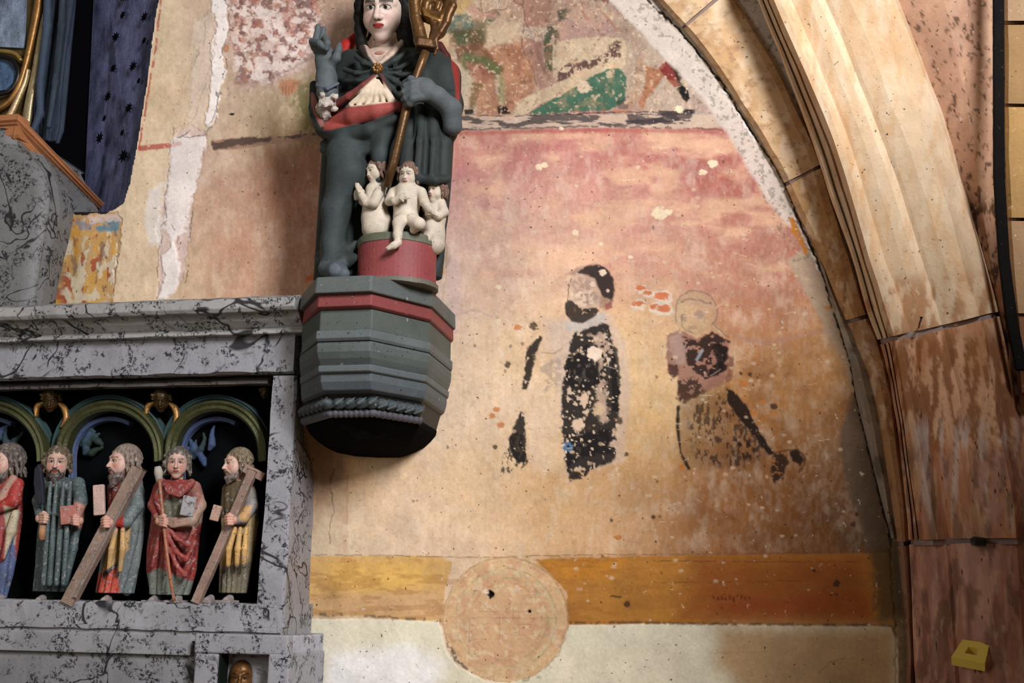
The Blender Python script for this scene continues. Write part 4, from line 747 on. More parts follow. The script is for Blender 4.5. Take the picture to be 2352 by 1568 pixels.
# ashlar edge at the far right
qn = thing('ashlar_quoin', at(2350, 900, -0.3), 'column of yellowish ashlar blocks at the right edge, behind the black pipe', 'masonry')
qe = curve([(-200, 2302), (0, 2306), (400, 2309), (600, 2318), (800, 2338), (1000, 2352), (1800, 2430)])
for a_, b_, c_ in ((-160, 46, (150, 122, 92)), (56, 238, (140, 110, 72)), (246, 500, (158, 124, 76)), (508, 720, (156, 124, 90)), (728, 900, (120, 84, 56))):
    loft('ashlar_block', [(qe, -0.2), (off(qe, 2), -0.31), (off(qe, 10), -0.33), (off(qe, 130), -0.33), (off(qe, 150), -0.2)], (2330, a_, 0), (2330, b_, 0), 'stone', qn, c_, 12, -0.2, 0.006)
# black downpipe
ys = np.linspace(-150, 850, 60); pcx = np.interp(ys, [-150, 0, 400, 600, 740, 850], [2290, 2293, 2294, 2306, 2324, 2346]); C_ = at(pcx, ys, -0.37)
V = []; 
for k in range(60):
    hw = 11.5*mpx(2300, 400, -0.37); 
    for dx, dy in ((-1, -0.8), (1, -0.8), (1, 0.8), (-1, 0.8)): V.append(C_[k]+[dx*hw, dy*hw, 0])
V = np.array(V); V += (n3(V, 30)-0.5)[:, None]*0.003
pip = mk('cable_duct', V, [tuple(f) for f in gridfaces(60, 4, True)]+[(3, 2, 1, 0), (236, 237, 238, 239)], 'tar', None, (16, 13, 13), origin=C_[-1]); setp(pip, 'thin black square duct running down the right edge of the wall', 'duct'); bevel(pip, 0.004)
# iron nail and iron stub in the pier joints
a = at(2116, 728, -0.47); b = at(2110, 752, -0.36); V, Fc = tube([b, (a+b)/2, a+[0, 0, -0.004], a], [0.003, 0.0036, 0.004, 0.0075], 8)
setp(mk('iron_nail', V, Fc, 'iron', None, (14, 12, 12), origin=b), 'small black nail sticking out of the mortar joint above the pier', 'nail')
V, Fc = pxbox(2236, 1231, 2266, 1251, -0.44, -0.37); V[[1, 5]] += [0.0, 0, -0.006]; st_ = mk('iron_stub', V, Fc, 'iron', None, (10, 9, 12), origin=V.mean(0)); bevel(st_, 0.006, 3); setp(st_, 'stubby black iron pin end in the lower pier joint', 'bolt')
# yellow block with a square hole
def yellow_block():
    Y = -0.41
    P = [at(2211, 1468, Y+0.03), at(2273, 1477, Y+0.03), at(2262, 1523, Y-0.02), at(2185, 1508, Y-0.02)]
    P = np.array(P); dn = np.array([at(2188, 1527, Y+0.01)-P[3], at(2260, 1541, Y+0.01)-P[2]]).mean(0); c = P.mean(0)
    T = c+(P-c)*0.36; n = 4
    V = np.vstack([P, T, P+dn, T+dn]); Fc = []
    for i in range(4):
        j = (i+1) % 4; Fc += [(i, j, 4+j, 4+i), (8+j, 8+i, 12+i, 12+j), (j, i, 8+i, 8+j), (4+i, 4+j, 12+j, 12+i)]
    o = mk('yellow_block', V, Fc, 'yellow', None, (255, 232, 112), origin=(c+dn)); import bmesh
    bm = bmesh.new(); bm.from_mesh(o.data); bmesh.ops.recalc_face_normals(bm, faces=bm.faces); bm.to_mesh(o.data); bm.free()
    setp(o, 'small bright yellow square block with a square hole, at the foot of the pier', 'block')
yellow_block()
# ------------------------------------------------------------------ niche with the blue starred lining (upper left)
def zray(px, py, z):
    P = at(px, py, 0.0); d = P-CAM; return CAM+d*(z-CAM[2])/d[2]
def slab(name, quad, t, m, parent, col, n=1, **kw):
    """flat panel through four points with thickness t behind it"""
    Q = np.array(quad, float); nn = np.cross(Q[1]-Q[0], Q[3]-Q[0]); nn /= np.linalg.norm(nn)
    if nn@(CAM-Q[0]) < 0: nn = -nn
    return mk(name, np.vstack([Q, Q-nn*t]), [(0, 1, 2, 3), (7, 6, 5, 4), (0, 4, 5, 1), (1, 5, 6, 2), (2, 6, 7, 3), (3, 7, 4, 0)], m, parent, col, **kw), nn
nl = thing('niche_lining', at(300, 480, 0.1), 'dark blue painted lining of the niche, strewn with black stars', 'panel')
pa = [at(410, -160, 0.05), at(222, -160, 0.42), at(190, 520, 0.42), at(300, 520, 0.05)]
_, nn = slab('blue_board', pa, 0.03, 'blue', nl, (92, 96, 128))
slab('niche_shade_board', [at(240, -160, 0.44), at(-200, -160, 0.44), at(-200, 560, 0.44), at(300, 560, 0.44)], 0.03, 'void', nl, (10, 10, 13))  # shaded depth of the niche, put in as a black panel
slab('sill_board', [at(-200, 520, 0.46), at(300, 520, 0.46), at(292, 500, 0.02), at(-200, 500, 0.02)], 0.03, 'stone', nl, (40, 34, 32))
pn = np.cross(pa[1]-pa[0], pa[3]-pa[0]); pn /= np.linalg.norm(pn); pn = pn if pn@(CAM-pa[0]) > 0 else -pn
for k, (x, y, r, sq) in enumerate(((282, 35, 11, 0.6), (332, 39, 13, 0.8), (266, 85, 13, 1), (331, 94, 9, 0.6), (260, 157, 12, 0.8), (306, 152, 13, 0.9), (319, 186, 8, 0.5), (248, 222, 14, 0.9), (296, 248, 14, 0.8), (281, 305, 9, 0.6), (229, 317, 14, 1), (284, 358, 17, 1), (286, -6, 12, 1), (240, 272, 9, 0.4))):
    P0 = at(x, y, 0); d = P0-CAM; t = ((pa[0]-CAM)@pn)/(d@pn); c = CAM+d*t; s = r*float((c-CAM)@FW)/FPX
    u = pa[1]-pa[0]; u /= np.linalg.norm(u); v = np.cross(pn, u); V = []; N_ = 16; rs = random.Random(k)
    for i in range(N_):
        a = 2*math.pi*i/N_; q = s*(1.0 if i % 2 == 0 else 0.5)*rs.uniform(0.85, 1.15); V.append(c+pn*0.003+u*q*math.cos(a)*(0.75+0.4*sq)+v*q*math.sin(a))
    V = np.array(V); V = np.vstack([V, V-pn*0.003])
    mk('star', V, [tuple(range(N_)), tuple(range(N_, 2*N_))[::-1]]+[(i, N_+i, N_+(i+1) % N_, (i+1) % N_) for i in range(N_)], 'void', nl, (9, 9, 14))
# sculpture in the niche: blue drapery and gilt tracery
nd = thing('blue_draped_sculpture', at(100, 320, 0.1), 'slate blue carved drapery of a figure standing in the dark niche', 'sculpture')
S = bounds(40, -120, 190, 340, -0.12, 0.32, 0.007)
stack(S, [(-110, 96, 180), (0, 84, 172), (120, 74, 158), (240, 62, 146), (300, 60, 140), (330, 66, 130)], 0.14, 0.5, (44, 54, 68), 13, 0.16, 1.2, seed=1.0)
S.chain([at(112, -100, -0.02), at(108, 60, -0.03), at(92, 190, -0.03), at(92, 262, -0.04), at(76, 300, -0.04)], [0.02, 0.022, 0.02, 0.02, 0.016], (58, 70, 86), 0.012)
S.chain([at(150, -100, 0.04), at(142, 60, 0.02), at(128, 190, 0.0), at(112, 290, 0.0)], [0.02, 0.022, 0.02, 0.014], (40, 48, 56), 0.012)
S.make('drapery', 'cloth', nd)
gt = thing('gilt_tracery', at(40, 280, -0.05), 'worn gilded gothic tracery curving round blue panels at the top left edge', 'tracery')
def ribbon(name, pts, w0, parent, col, Y=0.0, d=0.03, m='gilt', flat=0.55):
    P = smoothline([(p[0], p[1]) for p in pts], 8); ws = np.interp(np.linspace(0, 1, len(P)), np.linspace(0, 1, len(w0)), w0); Q = at(P[:, 0], P[:, 1], Y)
    s = mpx(P[0, 0], P[0, 1], Y); T = np.gradient(Q, axis=0); T /= np.linalg.norm(T, axis=1)[:, None]; V = []; n = 10
    for i in range(len(Q)):
        u = np.cross(T[i], [0, 1, 0]); u /= np.linalg.norm(u)
        for k in range(n): a = 2*math.pi*k/n; V.append(Q[i]+u*math.cos(a)*ws[i]*s/2+np.array([0, 1, 0])*math.sin(a)*d*flat*(1.0 if abs(math.cos(a)) < .95 else 1))
    return mk(name, V, [tuple(f) for f in gridfaces(len(Q), n, True)]+[tuple(range(n))[::-1], tuple(range((len(Q)-1)*n, len(Q)*n))], m, parent, col, smooth=True)
ribbon('moulding', [(92, -80), (88, 0), (78, 60), (68, 110), (56, 160), (40, 206), (14, 240), (-30, 262)], [16, 18, 16, 14, 14, 10], gt, (150, 108, 58), 0.0)
ribbon('moulding', [(118, -80), (112, 0), (100, 60), (90, 120), (80, 180), (68, 236), (60, 290)], [10, 12, 18, 20, 22, 24], gt, (176, 162, 124), 0.01, 0.035)
ribbon('moulding', [(66, 160), (58, 190), (40, 230), (24, 262), (6, 286)], [8, 12, 16, 20], gt, (186, 160, 120), 0.0, 0.03)
ribbon('moulding', [(-40, 118), (0, 118), (34, 124), (50, 140)], [8, 10, 12, 8], gt, (160, 136, 76), 0.0)
ribbon('rim', [(-40, 126), (10, 130), (34, 144), (42, 168), (34, 194), (16, 212), (-40, 222)], [10, 10, 10], gt, (20, 18, 18), -0.005, 0.02, 'iron')
slab('backing', [at(118, -160, 0.045), at(-160, -160, 0.045), at(-160, 286, 0.045), at(64, 286, 0.045)], 0.02, 'gilt', gt, (112, 92, 52))
slab('blue_pane', [at(66, -160, 0.025), at(-160, -160, 0.025), at(-160, 100, 0.025), at(54, 110, 0.025)], 0.015, 'blue', gt, (112, 124, 142))
sl = [at(x, y, 0.02) for x, y in ((-40, 132), (8, 136), (30, 148), (37, 168), (30, 190), (12, 206), (-40, 214))]; V = np.vstack([sl, np.array(sl)+[0, 0.02, 0]])
mk('blue_pane', V, [tuple(range(7)), tuple(range(7, 14))[::-1]]+[(i, (i+1) % 7, 7+(i+1) % 7, 7+i) for i in range(7)], 'blue', gt, (70, 92, 120))
# polygonal wooden shelf edge and the marbled corbel block under it
sh = thing('wooden_shelf', at(38, 300, -0.35), 'orange-brown moulded wooden shelf edge meeting at a corner in front of the niche', 'shelf')
prof = [(0.0, 0.0, 0.0), (0.0, 1, -0.004), (-0.012, 0.92, 0), (-0.02, 0.62, 0), (-0.006, 0.55, 0), (-0.006, 0.50, 0), (0.002, 0.1, 0), (0.012, 0.0, 0)]
def shelf_run(a_top, a_bot, b_top, b_bot, out, name='moulding'):
    V = []; 
    for T_, B_ in ((a_top, a_bot), (b_top, b_bot)):
        T_ = np.array(T_); B_ = np.array(B_)
        for o_, t in ((0.10, 1.0), (0.0, 1.0), (-0.006, 0.93), (-0.004, 0.72), (0.012, 0.64), (0.008, 0.58), (0.022, 0.52), (0.030, 0.12), (0.040, 0.0), (0.12, 0.0)): V.append(B_+(T_-B_)*t-np.array(out)*o_)
    n = 10; return mk(name, np.array(V), [(i, (i+1) % n, n+(i+1) % n, n+i) for i in range(n)]+[tuple(range(n))[::-1], tuple(range(n, 2*n))], 'wood', sh, (166, 110, 72))
T0 = at(-120, 262, -0.36); T1 = at(40, 273, -0.36); T1[2] = T0[2] = (T0[2]+T1[2])/2; B1 = at(32, 318, -0.34); B0 = at(-120, 312, -0.34); B1[2] = B0[2] = (B1[2]+B0[2])/2
shelf_run(T0, B0, T1, B1, (0, -1, 0)); T2 = at(246, 474, 0.30); B2 = at(222, 494, 0.33)
shelf_run(T1, B1, T2, B2, (0.72, -0.69, 0))
cb = thing('marbled_corbel', at(60, 700, -0.2), 'grey marbled rounded corbel mass under the wooden shelf at the left edge', 'corbel')
V = []; Ls = [(300, 30, 90), (330, 34, 104), (352, 60, 116), (390, 92, 132), (410, 100, 138), (450, 108, 141), (492, 104, 134), (540, 96, 124), (600, 86, 110), (660, 78, 100), (720, 70, 92)]
for y, xf, xs in Ls:
    c0 = at(-200, y, -0.33+(y-330)*0.0002); z = at(xf, y, -0.3)[2]; X1 = at(xf-24, y, -0.33)[0]; X2 = at(xs, y, -0.12)[0]
    for q in (np.array([-4.6, -0.33, z]), np.array([X1-0.25, -0.335, z]), np.array([X1, -0.32, z]), np.array([X1+0.05, -0.28, z]), np.array([X2-0.03, -0.2, z]), np.array([X2, -0.12, z]), np.array([X2-0.01, 0.02 if y > 495 else 0.3, z]), np.array([-4.6, 0.02 if y > 495 else 0.3, z])): V.append(q)
Fc = [tuple(f) for f in gridfaces(len(Ls), 8, True)]+[tuple(range(8)), tuple(range((len(Ls)-1)*8, len(Ls)*8))[::-1]]
o = mk('corbel_block', V, Fc, 'marble', cb, (112, 112, 112)); bevel(o, 0.02, 3)

# ------------------------------------------------------------------ marbled altarpiece base with the carved arcade
YF = -0.35
rd = thing('marbled_altarpiece', at(350, 1700, YF), 'grey and black marbled stone altarpiece base with a dark arcaded recess', 'altarpiece')
XL = at(-160, 900, YF)[0]
def run(name, prof_, xr, m, col, parent=rd, kend=1.0, bev=0.0, n=50, wob=0.004, xr0=None):
    """moulding along X: prof_ = [(picture y at x=300, depth)], right end at picture x, returned to the wall"""
    zs = [at(400, y, Y)[2] for y, Y in prof_]; Xr = at(xr, prof_[0][0], prof_[0][1])[0]; V = []
    xs_ = np.linspace(XL, Xr, n)
    for i, X in enumerate(xs_):
        for (y, Y), z in zip(prof_, zs): V.append([X if i < n-1 else Xr+(prof_[0][1]-Y)*-0.9*0, Y, z])
        V += [[X, 0.0, zs[-1]], [X, 0.0, zs[0]]]
    V = np.array(V); k = len(prof_)+2; V[:, 1] += (n3(V, 14, 3)-0.5)*wob*2; V[:, 2] += (n3(V, 17, 9)-0.5)*wob*2
    Fc = [tuple(f) for f in gridfaces(n, k, True)]+[tuple(range(k)), tuple(range((n-1)*k, n*k))[::-1]]
    o = mk(name, V, Fc, m, parent, col); import bmesh
    bm = bmesh.new(); bm.from_mesh(o.data); bmesh.ops.recalc_face_normals(bm, faces=bm.faces); bm.to_mesh(o.data); bm.free()
    if bev: bevel(o, bev)
    return o
run('cornice', [(688, -0.44), (692, -0.50), (712, -0.505), (722, -0.49), (726, -0.45), (742, -0.43), (756, -0.40), (762, -0.385), (765, -0.40), (772, -0.40), (775, -0.37)], 690, 'marble', (152, 150, 148), bev=0.004)
run('frieze', [(775, YF), (858, YF), (864, YF+0.02), (867, -0.22)], 678, 'marble', (142, 142, 148))
run('fillet', [(868, -0.22), (878, -0.27), (885, -0.27), (890, -0.2)], 625, 'marble', (110, 104, 104))
V, Fc = wbox(0, 1, 0, 1, 0, 1)
def stile():
    # right-hand stile: front arris leans with the uneven hand-worked stone
    ys_ = np.linspace(862, 1440, 14); V = []
    for k, y in enumerate(ys_):
        zi = at(620, y, YF)[2]; a = at(np.interp(y, [862, 1392, 1440], [628, 589, 586]), y, YF); b = at(np.interp(y, [862, 950, 1217, 1396, 1440], [682, 676, 661, 653, 651]), y, YF)
        c = at(np.interp(y, [862, 1010, 1030, 1056, 1200, 1324, 1440], [688, 692, 708, 716, 712, 704, 700]), y, -0.04); d = at(np.interp(y, [862, 1392, 1440], [628, 589, 586]), y, YF)
        for q in ([a[0], -0.02, zi], [a[0], YF, zi], [b[0]-0.01, YF, zi], [b[0], YF+0.012, zi], [c[0], -0.04, zi], [c[0], 0.01, zi]): V.append(q)
    V = np.array(V); V += (np.stack([n3(V, 12, s) for s in (1, 4, 8)], -1)-0.5)*0.008
    o = mk('stile', V, [tuple(f) for f in gridfaces(14, 6, True)]+[tuple(range(6)), tuple(range(78, 84))[::-1]], 'marble', rd, (146, 146, 152)); import bmesh
    bm = bmesh.new(); bm.from_mesh(o.data); bmesh.ops.recalc_face_normals(bm, faces=bm.faces); bm.to_mesh(o.data); bm.free(); bevel(o, 0.006)
stile()
run('sill', [(1381, -0.1), (1383, YF+0.01), (1388, YF), (1436, YF), (1440, YF-0.015), (1447, YF-0.015), (1450, YF), (1470, YF)], 700, 'marble', (148, 148, 152))
# lower storey: framed sunk panel and a pilaster with a dark niche
lw = [('top_rail', (-200, 1450, 440, 1496), YF-0.005, (142, 142, 146)), ('sunk_panel', (-200, 1496, 400, 1720), YF+0.12, (128, 130, 136))]
for nm, (x0, y0, x1, y1), Yf, c_ in lw:
    V, Fc = pxbox(x0, y0, x1, y1, Yf, 0); o = mk(nm, V, Fc, 'marble', rd, c_); bevel(o, 0.004)
for y0, y1, Yf, c_ in ((1497, 1502, YF+0.03, (150, 140, 138)), (1508, 1520, YF+0.07, (92, 76, 72))):
    V, Fc = pxbox(-200, y0, 404, y1, Yf, -0.1); bevel(mk('panel_moulding', V, Fc, 'marble2', rd, c_), 0.004)
for x0, x1, Yf, c_ in ((396, 402, YF+0.05, (70, 56, 52)), (414, 426, YF+0.04, (80, 58, 50))):
    V, Fc = pxbox(x0, 1500, x1, 1720, Yf, -0.1); bevel(mk('panel_moulding', V, Fc, 'marble2', rd, c_), 0.004)
V, Fc = pxbox(400, 1496, 452, 1720, YF+0.10, 0); mk('dark_joint', V, Fc, 'void', rd, (18, 12, 10))
YP = -0.42
def pil(name, x0, y0, x1, y1, Yf=YP, Yb=-0.01, c_=(148, 148, 154), m='marble'):
    V, Fc = pxbox(x0, y0, x1, y1, Yf, Yb); o = mk(name, V, Fc, m, rd, c_); bevel(o, 0.008); return o
pil('pilaster_cap', 446, 1456, 662, 1502); pil('pilaster_side', 440, 1500, 494, 1720, YP, YP+0.1); pil('pilaster_side', 610, 1500, 660, 1720)
pil('niche_back', 480, 1500, 620, 1720, YP+0.16, YP+0.2, (12, 9, 7), 'void'); pil('niche_jamb', 494, 1504, 500, 1720, YP+0.01, YP+0.16, (24, 30, 24), 'void')
V, Fc = pxbox(655, 1458, 668, 1720, YP+0.05, -0.01); V[[1, 5], 0] += 0.0; o = mk('pilaster_return', V, Fc, 'marble', rd, (168, 170, 182)); bevel(o, 0.01)
# bearded mask in the pilaster niche
mg = thing('carved_brown_mask', at(552, 1640, YP+0.14), 'dark brown and gold carved mask peering out of the small pilaster niche', 'carving')
c = at(556, 1556, YP+0.10); s_ = 42*mpx(556, 1565, YP+0.1); R = viewrot(556, 1565, YP, -8, -6)
S = Carve(c-s_*1.5, c+s_*1.5, 0.0042); head(S, c, s_, R, (120, 82, 46), lips=(90, 50, 30), brow=(40, 22, 12), eye=(20, 12, 8), neck=0, white=(130, 96, 60)); S.make('mask', 'gilt', mg)
# recess back, arches, tracery, little angel heads
V, Fc = pxbox(-200, 866, 640, 1392, -0.045, 0.0); mk('recess_back', V, Fc, 'void', rd, (12, 14, 15))
V, Fc = pxbox(-200, 880, 632, 896, -0.2, -0.02); mk('recess_soffit', V, Fc, 'void', rd, (10, 9, 8))
pil('recess_jamb', 618, 885, 630, 1390, -0.24, -0.02, (10, 10, 9), 'void')
def arch_band(cx, R0, ytop, Yc, wd, col, name, m='gilt', spring=1150, th0=0, th1=180, d=0.05, parent=rd):
    cy = ytop+R0; pts = []
    if th0 == 0: pts += [(cx+R0, spring)]
    pts += [(cx+R0*math.cos(math.radians(t)), cy-R0*math.sin(math.radians(t))) for t in np.linspace(th0, th1, 28)]
    if th1 == 180: pts += [(cx-R0, spring)]
    pts = np.array(pts); Q = at(pts[:, 0], pts[:, 1], Yc); s = mpx(cx, cy, Yc); ctr = at(cx, cy, Yc); V = []; T = np.gradient(Q, axis=0)
    sec = [(-0.5, 0.9), (-0.5, -0.25), (-0.28, -0.55), (0.0, -0.42), (0.22, -0.7), (0.42, -0.6), (0.5, -0.2), (0.5, 0.9)]
    for i, q in enumerate(Q):
        t = T[i]/np.linalg.norm(T[i]); u = np.cross([0, 1, 0], t); u /= np.linalg.norm(u)
        if u@(q-ctr) < 0: u = -u
        for a, b in sec: V.append(q+u*a*wd*s+np.array([0, b*d, 0]))
    k = len(sec); o = mk(name, V, [tuple(f) for f in gridfaces(len(Q), k, True)]+[tuple(range(k)), tuple(range((len(Q)-1)*k, len(Q)*k))[::-1]], m, parent, col); import bmesh
    bm = bmesh.new(); bm.from_mesh(o.data); bmesh.ops.recalc_face_normals(bm, faces=bm.faces); bm.to_mesh(o.data); bm.free(); return o
for cx, R0 in ((-18, 116), (255, 112), (500, 106)):
    arch_band(cx, R0, 932, -0.17, 26, (84, 86, 56), 'arch', spring=1060, d=0.045)
    arch_band(cx, R0+16, 913, -0.13, 12, (58, 78, 78), 'arch_hood', 'cloth', spring=1040, d=0.04)
    arch_band(cx, R0-22, 962, -0.10, 10, (84, 98, 132), 'arch_fillet', 'cloth', spring=1100, th0=60, d=0.03)
for cx in (150, 392):      # dark columns between the arches
    V, Fc = tube([at(cx-22, 1385, -0.1), at(cx-22, 1360, -0.1), at(cx-22, 1340, -0.1), at(cx-14, 1060, -0.1)], [0.045, 0.045, 0.028, 0.026], 12); mk('colonnette', V, Fc, 'cloth', rd, (44, 54, 50), smooth=True)
def fronds(cx, cy, col, sd):
    rs = random.Random(sd); S = bounds(cx-100, cy-80, cx+100, cy+170, -0.10, -0.03, 0.005)
    for k in range(9):
        a0 = rs.uniform(0.2, 2.9); L = rs.uniform(40, 80); x, y = cx+rs.uniform(-50, 50), cy+rs.uniform(0, 60); pts = []
        for j in range(6): pts.append(at(x, y, -0.075)); x += L/6*math.cos(a0); y -= L/6*math.sin(a0); a0 += rs.uniform(-0.5, 0.5)
        S.chain(pts, [0.012, 0.018, 0.016, 0.012, 0.009, 0.006], rs.choice([(60, 74, 104), (36, 50, 42), (44, 62, 68)]), 0.004)
    S.make('tracery', 'cloth', rd)
fronds(200, 985, 0, 3); fronds(440, 1010, 0, 5); fronds(-20, 1000, 0, 7)
for k, (x, y) in enumerate(((118, 918), (372, 918), (608, 900))):
    tg = thing('carved_angel_head', at(x, y+30, -0.12), ['dark gilded angel head in the left spandrel of the arcade', 'dark gilded angel head in the middle spandrel of the arcade', 'dark gilded knob of foliage in the right corner of the arcade'][k], 'carving')
    c = at(x, y, -0.17); s_ = (27 if k < 2 else 15)*mpx(x, y, -0.17); R = viewrot(x, y, -0.17, -10, -14)
    S = Carve(c-s_*np.array([2.0, 1.2, 1.4]), c+s_*np.array([2.0, 1.8, 1.5]), 0.0036); head(S, c, s_, R, (70, 52, 28), lips=(60, 34, 18), neck=0, white=(90, 64, 34)); S.make('face', 'gilt', tg)
    S = Carve(c-s_*1.7, c+s_*1.7, 0.0045); hair_on(S, c, s_, R, (96, 84, 52), 0.4, 0.14); S.make('hair', 'gilt', tg)
    if k < 2:
        for sx in (-1, 1): ribbon('wing', [(x+sx*14, y+6), (x+sx*30, y+20), (x+sx*34, y+44), (x+sx*24, y+64)] if sx > 0 else [(x-14, y+6), (x-32, y+16), (x-34, y+40)], [6, 16, 14, 4], tg, (150, 110, 60), -0.15, 0.03)
run('kerb', [(1470, YF+0.02), (1800, YF+0.02), (2600, YF+0.02)], 640, 'marble', (130, 130, 134))
# ------------------------------------------------------------------ bracket (corbel) under the bishop
bc = thing('painted_bracket', at(860, 1010, -0.1), 'polygonal slate grey stone bracket with a red band, carrying the bishop statue', 'bracket')
z0 = at(854, 674, -0.7)[2]; PL = np.array([[-2.02, 0.0], [-1.965, -0.45], [-1.80, -0.70], [-1.578, -0.70], [-1.39, -0.42], [-1.40, 0.0]])
PL[3, 0] = at(854, 674, -0.7)[0]; CTR = np.array([-1.66, 0.0])
def zfront(py): return at(850, py, -0.68)[2]
def ring(z, s, sx=None, dy=0.0, yb=0.0):
    sx = s if sx is None else sx; q = (PL-CTR)*[sx, s]+CTR; q[:, 1] = np.minimum(q[:, 1]+dy, yb)
    if s < 1: f_ = min(max((s-0.05)/0.65, 0), 1)**0.6; q[0, 0] = q[0, 0]*(1-f_)+PL[0, 0]*f_; q[1, 0] = q[1, 0]*(1-f_)+(PL[1, 0]-0.01)*f_; q[2, 0] = q[2, 0]*(1-f_)+(PL[2, 0]+(1-s)*0.06)*f_
    return np.column_stack([q, np.full(len(q), z)])
def rings(name, spec, m, col, bev=0.004, mod=None):
    P = [ring(zfront(y), *s) for y, *s in spec]; k = len(PL); V = np.vstack(P)
    if mod: V = mod(V)
    Fc = [tuple(f) for f in gridfaces(len(P), k, True)]+[tuple(range(k)), tuple(range((len(P)-1)*k, len(P)*k))[::-1]]
    o = mk(name, V, Fc, m, bc, col); import bmesh
    bm = bmesh.new(); bm.from_mesh(o.data); bmesh.ops.recalc_face_normals(bm, faces=bm.faces); bm.to_mesh(o.data); bm.free()
    if bev: bevel(o, bev)
    return o
rings('top_slab', [(637, 1.03), (676, 1.045)], 'slate', (84, 90, 88), 0.006)
rings('red_band', [(675, 1.0), (704, 1.01), (708, 0.98)], 'slate', (122, 58, 56), 0.005)
rings('neck_course', [(707, 0.965), (757, 0.965)], 'slate', (74, 82, 76), 0.005)
rings('fillet', [(756, 0.97), (758, 1.0), (776, 1.005), (782, 0.99)], 'slate', (86, 94, 94), 0.003)
rings('roll_course', [(782, 0.975), (790, 0.99), (806, 0.985), (820, 0.965), (834, 0.93)], 'slate', (80, 88, 86), 0.004)
rings('fillet', [(833, 0.935), (836, 0.955), (849, 0.95), (852, 0.93)], 'slate', (88, 96, 98), 0.003)
rings('lower_course', [(851, 0.92), (870, 0.915), (888, 0.885), (893, 0.84)], 'slate', (80, 88, 92), 0.004)
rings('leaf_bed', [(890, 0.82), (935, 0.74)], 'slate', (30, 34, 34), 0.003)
def leaf_row():
    n = 15; c0 = ring(zfront(914), 0.80)
    path = c0[1:5]; seg = np.linalg.norm(np.diff(path, axis=0), axis=1); L = np.concatenate([[0], np.cumsum(seg)])
    for i in range(n):
        s = (i+0.5)/n*L[-1]; p = np.array([np.interp(s, L, path[:, k]) for k in range(3)]); j = min(np.searchsorted(L, s)-1, 2); t = (path[j+1]-path[j])/seg[j]; nrm = np.array([t[1], -t[0], 0]); nrm = nrm if nrm[1] < 0 or nrm[0] > 0.3 else -nrm
        S = Carve(p-0.062, p+0.062, 0.004); R = np.stack([t, nrm, np.array([0, 0, 1.0])], 1)
        S.ell(p, (0.03, 0.024, 0.026), (58, 66, 68), 0.004, R); S.ell(p+R@np.array([0.006, 0.012, 0.004]), (0.02, 0.022, 0.016), (66, 74, 76), 0.006, R)
        S.chain([p+R@np.array([-0.03, 0.016, -0.02]), p+R@np.array([0, 0.03, -0.005]), p+R@np.array([0.028, 0.016, 0.022])], [0.005, 0.008, 0.004], (70, 78, 80), 0.004)
        S.make('leaf', 'slate', bc)
leaf_row()
def cable():
    P = ring(zfront(936), 0.78)[1:5]; pts = []
    for a, b in zip(P[:-1], P[1:]): pts += list(np.linspace(a, b, 34, endpoint=False))
    pts.append(P[-1]); pts = np.array(pts); V, Fc = tube(pts, 0.017*(1+0.16*np.cos(np.arange(len(pts))*1.6)), 10); mk('rope_moulding', V, Fc, 'slate', bc, (76, 76, 82), smooth=True)
cable()
def bowl(V): return V
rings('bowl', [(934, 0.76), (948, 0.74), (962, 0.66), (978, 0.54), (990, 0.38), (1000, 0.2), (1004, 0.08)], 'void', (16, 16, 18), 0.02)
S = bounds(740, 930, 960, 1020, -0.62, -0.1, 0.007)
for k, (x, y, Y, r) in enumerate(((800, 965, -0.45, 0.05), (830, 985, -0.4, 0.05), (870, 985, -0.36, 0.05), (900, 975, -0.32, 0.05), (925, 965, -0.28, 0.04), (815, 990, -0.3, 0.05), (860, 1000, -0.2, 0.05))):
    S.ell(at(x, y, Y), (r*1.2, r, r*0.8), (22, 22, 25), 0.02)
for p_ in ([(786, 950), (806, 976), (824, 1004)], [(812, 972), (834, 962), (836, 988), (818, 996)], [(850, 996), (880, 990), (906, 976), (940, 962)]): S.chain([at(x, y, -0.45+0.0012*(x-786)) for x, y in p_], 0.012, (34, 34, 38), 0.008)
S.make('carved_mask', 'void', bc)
# ------------------------------------------------------------------ the bishop
YB = -0.37
DK = (44, 51, 49); DK2 = (54, 62, 62); RED = (136, 56, 50); WHT = (196, 180, 158); GLV = (80, 86, 88)
def Wf(Y0): return lambda x, y, d=0.0: at(x, y, Y0+d)
W = Wf(YB)
bp = thing('bishop_statue', at(860, 640, YB), 'life-size painted statue of a bishop in dark green-grey cope with red lining, holding a crozier', 'statue')
S = bounds(700, 96, 1068, 652, -0.66, -0.10, 0.0052)
stack(S, [(120, 852, 930), (130, 822, 974), (142, 800, 1006), (166, 778, 1028), (220, 768, 1044), (300, 750, 1044), (400, 744, 1036), (500, 739, 1028), (600, 734, 1014), (646, 730, 1006)], YB, 0.55, DK, 13, 0.07, 0.8, seed=0.4)
